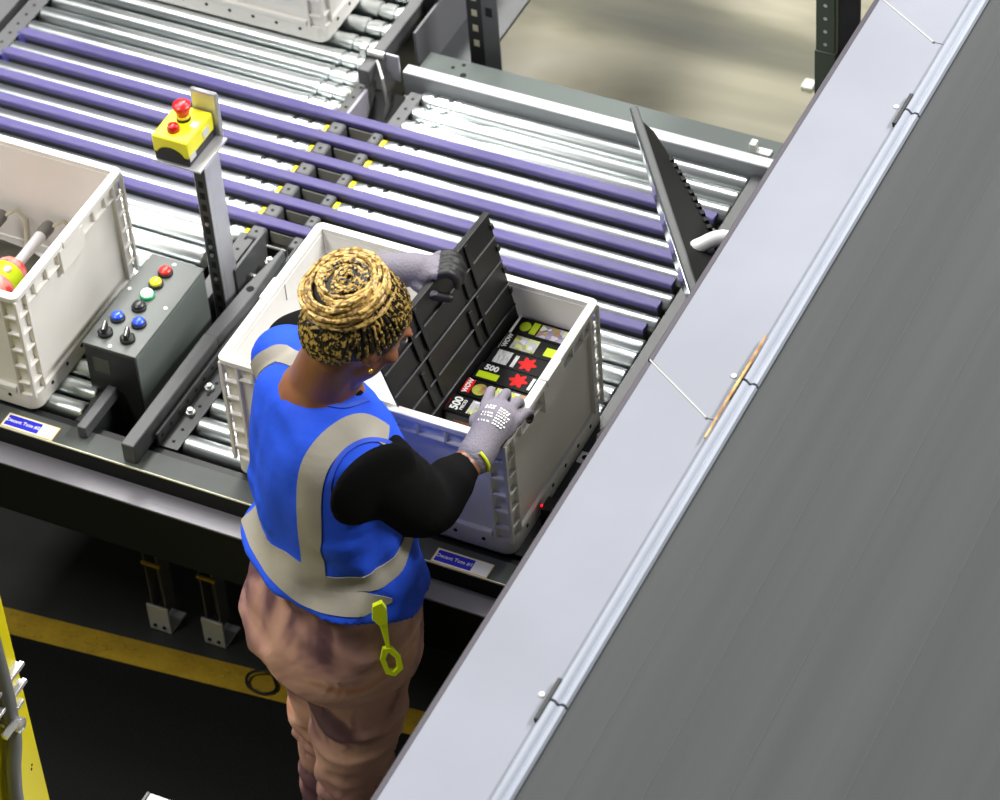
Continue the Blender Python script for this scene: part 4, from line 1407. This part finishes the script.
def gprint(b):
    rr = random.Random(2)
    for row in range(7):
        a0 = 0.096 - 0.0062 * row
        for (s0, s1) in ((-0.026, -0.004), (0.002, 0.026)):
            x = s0
            while x < s1 - 0.002:
                L = rr.uniform(0.002, 0.0055)
                p = WRR + ax * a0 + acr * x + up * 0.05
                h = GB.ray_cast(p, -up)
                if h[0] is not None and not (row in (2, 5) and x < 0):
                    q = h[0] + h[1] * 0.0005
                    b.loft([[q, q + acr * L, q + acr * L + ax * 0.0034, q + ax * 0.0034],
                            [q + h[1] * .0008, q + acr * L + h[1] * .0008, q + acr * L + ax * 0.0034 + h[1] * .0008, q + ax * 0.0034 + h[1] * .0008]])
                x += L + 0.0013


pr_ = one('glove_print', gprint, m_white, None)
pr_.data.transform(Matrix.Translation(-PO))
pr_.parent = gr
wb_ = MB()
wq = []
d = (WRR - ELR).normalized()
s = (acr - d * acr.dot(d)).normalized()
t2 = d.cross(s)
for k in range(17):
    a = -1.2 + 2.4 * k / 16
    wq.append(WRR - d * 0.004 + (s * math.cos(a) + t2 * math.sin(a)) * 0.0365)
wb_.tube(wq, 0.0042, 8)
wbo = wb_.build('wristband', mat('lime_band', (214, 226, 50), 0.5), None)
loc_parent(wbo)['label'] = 'lime green cuff edge'

# left glove: pinching the panel's upper edge
b = MB()
gx = Vector((0.93, 0.36, 0.02)).normalized()
gu = Vector((0, 0, 1))
gy = gu.cross(gx).normalized()
limb(b, [WRL - gx * 0.014, WRL + gx * 0.03, WRL + gx * 0.055], [0.036, 0.035, 0.034], 5, 18)
PM2 = Matrix((gx, gy, gu)).transposed()
b.ell(WRL + gx * 0.066, (0.046, 0.036, 0.026), 20, 12, PM2)
for k, (off, l) in enumerate(((0.028, 0.85), (0.010, 1.0), (-0.010, 0.98), (-0.028, 0.85))):
    base = WRL + gx * 0.092 + gy * off + gu * 0.010
    finger(b, base, [gx + gu * 0.25, gx * 0.7 - gu * 0.7, -gu + gx * 0.05], [0.030 * l, 0.026 * l, 0.022 * l], 0.0112)
finger(b, WRL + gx * 0.050 - gy * 0.030 - gu * 0.012, [gx * 0.9 - gy * 0.4 - gu * 0.5, gx - gu * 0.4, gx * 0.9 - gu * 0.2], [0.03, 0.026, 0.02], 0.0122)
gl = fuse(b, 'left_glove', [m_glove], None, 0.0036, 2, 0.4)
gl.data.materials.append(m_glove_d)
for p in gl.data.polygons:
    c = p.center
    along = (c - WRL).dot(gx)
    if along > 0.098 or (along > 0.05 and (p.normal.z < -0.2 or (c - WRL).z < -0.022)):
        p.material_index = 1
loc_parent(gl)['label'] = 'lilac grey knit work glove with black fingers'

# hair: dark scalp, thin braids drawn up to the crown, coiled bun
m_hair_d = mat('dark_hair', (26, 20, 16), 0.6)


def braid_mat(name, gold, dark, lo, hi, scale):
    Mx = multi(name, [(lo, dark), (hi, gold)], scale, 0.45, detail=1.0)
    return Mx


m_braid = braid_mat('gold_and_dark_braid', (178, 146, 70), (24, 18, 12), 0.50, 0.56, 120)
m_bun = braid_mat('gold_braid', (200, 166, 92), (112, 82, 36), 0.36, 0.54, 130)
b = MB()
M3 = HM.to_3x3()
b.ell(hp(0, -0.016, 0.030), (0.084, 0.096, 0.094), 28, 18, M3)
b.ell(hp(0, -0.050, -0.005), (0.072, 0.060, 0.070), 20, 12, M3)
hair = fuse(b, 'hair', m_hair_d, None, 0.006, 3)
# clear the face side
bmh = bmesh.new()
bmh.from_mesh(hair.data)
kill = [f for f in bmh.faces if (lambda q: q.dot(face_dir) > 0.062 - 0.25 * max(0, q.dot(face_up) - 0.03) * 0 and q.dot(face_up) < 0.075)(f.calc_center_median() - HD)]
bmesh.ops.delete(bmh, geom=kill, context='FACES')
bmh.to_mesh(hair.data)
bmh.free()
HB = BVHTree.FromPolygons([v.co.copy() for v in hair.data.vertices], [tuple(q.vertices) for q in hair.data.polygons])
loc_parent(hair)
BUN = hp(0.0, -0.070, 0.070)
bun_n = (face_up * 0.66 - face_dir * 0.75).normalized()
bx_ = bun_n.orthogonal().normalized()
bx_ = (R_ - bun_n * R_.dot(bun_n)).normalized()
by_ = bun_n.cross(bx_)


def rope(bb, pts, r, twist=1.0, n=8):
    """a braid: lobed section that turns along the strand"""
    pts = [Vector(p) for p in pts]
    rings = []
    upv = None
    for i, p in enumerate(pts):
        t = (pts[min(i + 1, len(pts) - 1)] - pts[max(i - 1, 0)]).normalized()
        if upv is None:
            upv = t.orthogonal().normalized()
        s = t.cross(upv).normalized()
        upv = s.cross(t).normalized()
        ph = i * twist
        rings.append([p + s * (r * (1 + 0.22 * math.cos(2 * (2 * PI * k / n + ph))) * math.cos(2 * PI * k / n)) +
                      upv * (r * (1 + 0.22 * math.cos(2 * (2 * PI * k / n + ph))) * math.sin(2 * PI * k / n)) for k in range(n)])
    bb.loft(rings)


bb = MB()
NBR = 92
C0_ = hp(0, -0.018, 0.026)
for k in range(NBR):
    a = 2 * PI * (k + 0.5) / NBR
    # start on the hairline ring, end under the bun
    front = math.sin(a)
    st = Vector((0.083 * math.cos(a), 0.080 * front - 0.012 if front > 0 else 0.098 * front - 0.02, (0.055 if front > 0.5 else (-0.030 - 0.075 * max(0, -front) + 0.083 * max(0, front) / 0.5))))
    en = BUN + (bx_ * math.cos(a) + by_ * math.sin(a)) * 0.035 - bun_n * 0.02
    s3 = HD + M3 @ st
    pts = []
    for q in range(15):
        t = q / 14
        p = s3.lerp(en, t)
        q0, n0, _, _ = HB.find_nearest(C0_ + (p - C0_).normalized() * 0.14)
        p = q0 + n0 * 0.0025 if t < 0.9 else p.lerp(q0, 0.3)
        pts.append(p + Vector((0, 0, 0.0012 * math.sin(q * 2.1 + k))))
    rope(bb, catmull(pts, 2), 0.0040, 0.9, 6)
ho_ = bb.build('braid', m_braid, None, 60)
ho_.data.transform(Matrix.Translation(-PO))
ho_.parent = hair
tag(ho_, kind='stuff')
ho_['label'] = 'thin dark and gold braids pulled up to the crown'
b = MB()
b.ell(BUN, (0.070, 0.070, 0.040), 24, 12, Matrix((bx_, by_, bun_n)).transposed())
core = b.build('hair_bun', m_hair_d, None, 60)
core.data.transform(Matrix.Translation(-PO))
core.parent = PE
bb = MB()
rr = random.Random(11)
bi = MB()
for k in range(14):
    fr = k / 13
    Rk = 0.010 + 0.070 * fr ** 0.95
    h = 0.034 * math.sqrt(max(0.0, 1 - (Rk / 0.090) ** 2)) + 0.008
    cx, cy = 0.014 * (1 - fr) + rr.uniform(-.004, .004), 0.012 * (1 - fr) + rr.uniform(-.004, .004)
    ti, ta = rr.uniform(0, 6.28), rr.uniform(0.03, 0.14)
    pts = []
    for q in range(81):
        a = 2 * PI * q / 80 * 1.12 + ti
        rad = Rk * (1 + 0.06 * math.sin(2 * a + k) - 0.10 * (q / 80))
        z = h + Rk * ta * math.sin(a - ti) + 0.002 * math.sin(3 * a + k)
        pts.append(BUN + bx_ * (cx + rad * math.cos(a)) + by_ * (cy + rad * math.sin(a)) + bun_n * z)
    rope(bi if k < 8 and k % 4 != 3 else bb, pts, 0.0041, 0.6, 6)
for k in range(6):
    Rk = 0.079 + 0.004 * math.sin(k * 2.2)
    ti = rr.uniform(0, 6.28)
    pts = [BUN + bx_ * (Rk * math.cos(2 * PI * q / 64 + ti)) + by_ * (Rk * math.sin(2 * PI * q / 64 + ti)) + bun_n * (0.020 - 0.0075 * k + 0.008 * math.sin(2 * PI * q / 64 + k)) for q in range(66)]
    rope(bb, pts, 0.0042, 0.6, 6)
bci = bi.build('inner_coil', m_braid, None, 60)
bci.data.transform(Matrix.Translation(-PO))
bci.parent = core
tag(bci, kind='stuff')
bc = bb.build('bun_coil', m_bun, None, 60)
bc.data.transform(Matrix.Translation(-PO))
bc.parent = core
bc['label'] = 'gold braids wound into a round bun'
tag(bc, kind='stuff')

# glove clip hanging at the hip
m_clip = mat('neon_clip', (232, 252, 24), 0.35)
GC = thing('glove_clip', 'neon yellow plastic glove clip hanging from the blue vest hem', 'clip', (0, 0, 0))
def clip_body(b):
    f_ = Vector((0.53, -0.85, 0)).normalized()
    s_ = Vector((0.85, 0.53, 0)).normalized()
    o = Vector((HIT.x - 0.004, HIT.y, HIT.z - 0.826)) + f_ * 0.022

    def q(u, w, d):
        return o + s_ * (u * 1.25) + Vector((0, 0, 0.862 + (w - 0.826) * 1.2)) + f_ * d

    def plate(pts, d0, d1):
        b.loft([[q(u, w, d0) for u, w in pts], [q(u, w, d1) for u, w in pts]])
    plate([(-0.011, 0.905), (0.004, 0.912), (0.010, 0.895), (0.009, 0.862), (-0.004, 0.858), (-0.014, 0.875)], 0, 0.010)
    plate([(-0.004, 0.862), (0.008, 0.862), (0.008, 0.80), (0.002, 0.80)], 0.001, 0.008)
    plate([(-0.004, 0.802), (0.010, 0.802), (0.022, 0.775), (0.014, 0.775), (0.004, 0.792), (-0.002, 0.775), (-0.010, 0.775)], 0, 0.009)
    plate([(-0.010, 0.776), (-0.002, 0.776), (0.002, 0.748), (0.008, 0.744), (0.014, 0.750), (0.014, 0.776), (0.022, 0.776), (0.024, 0.748), (0.010, 0.732), (-0.004, 0.740)], 0, 0.009)


one('clip_body', clip_body, m_clip, GC, 0.001)
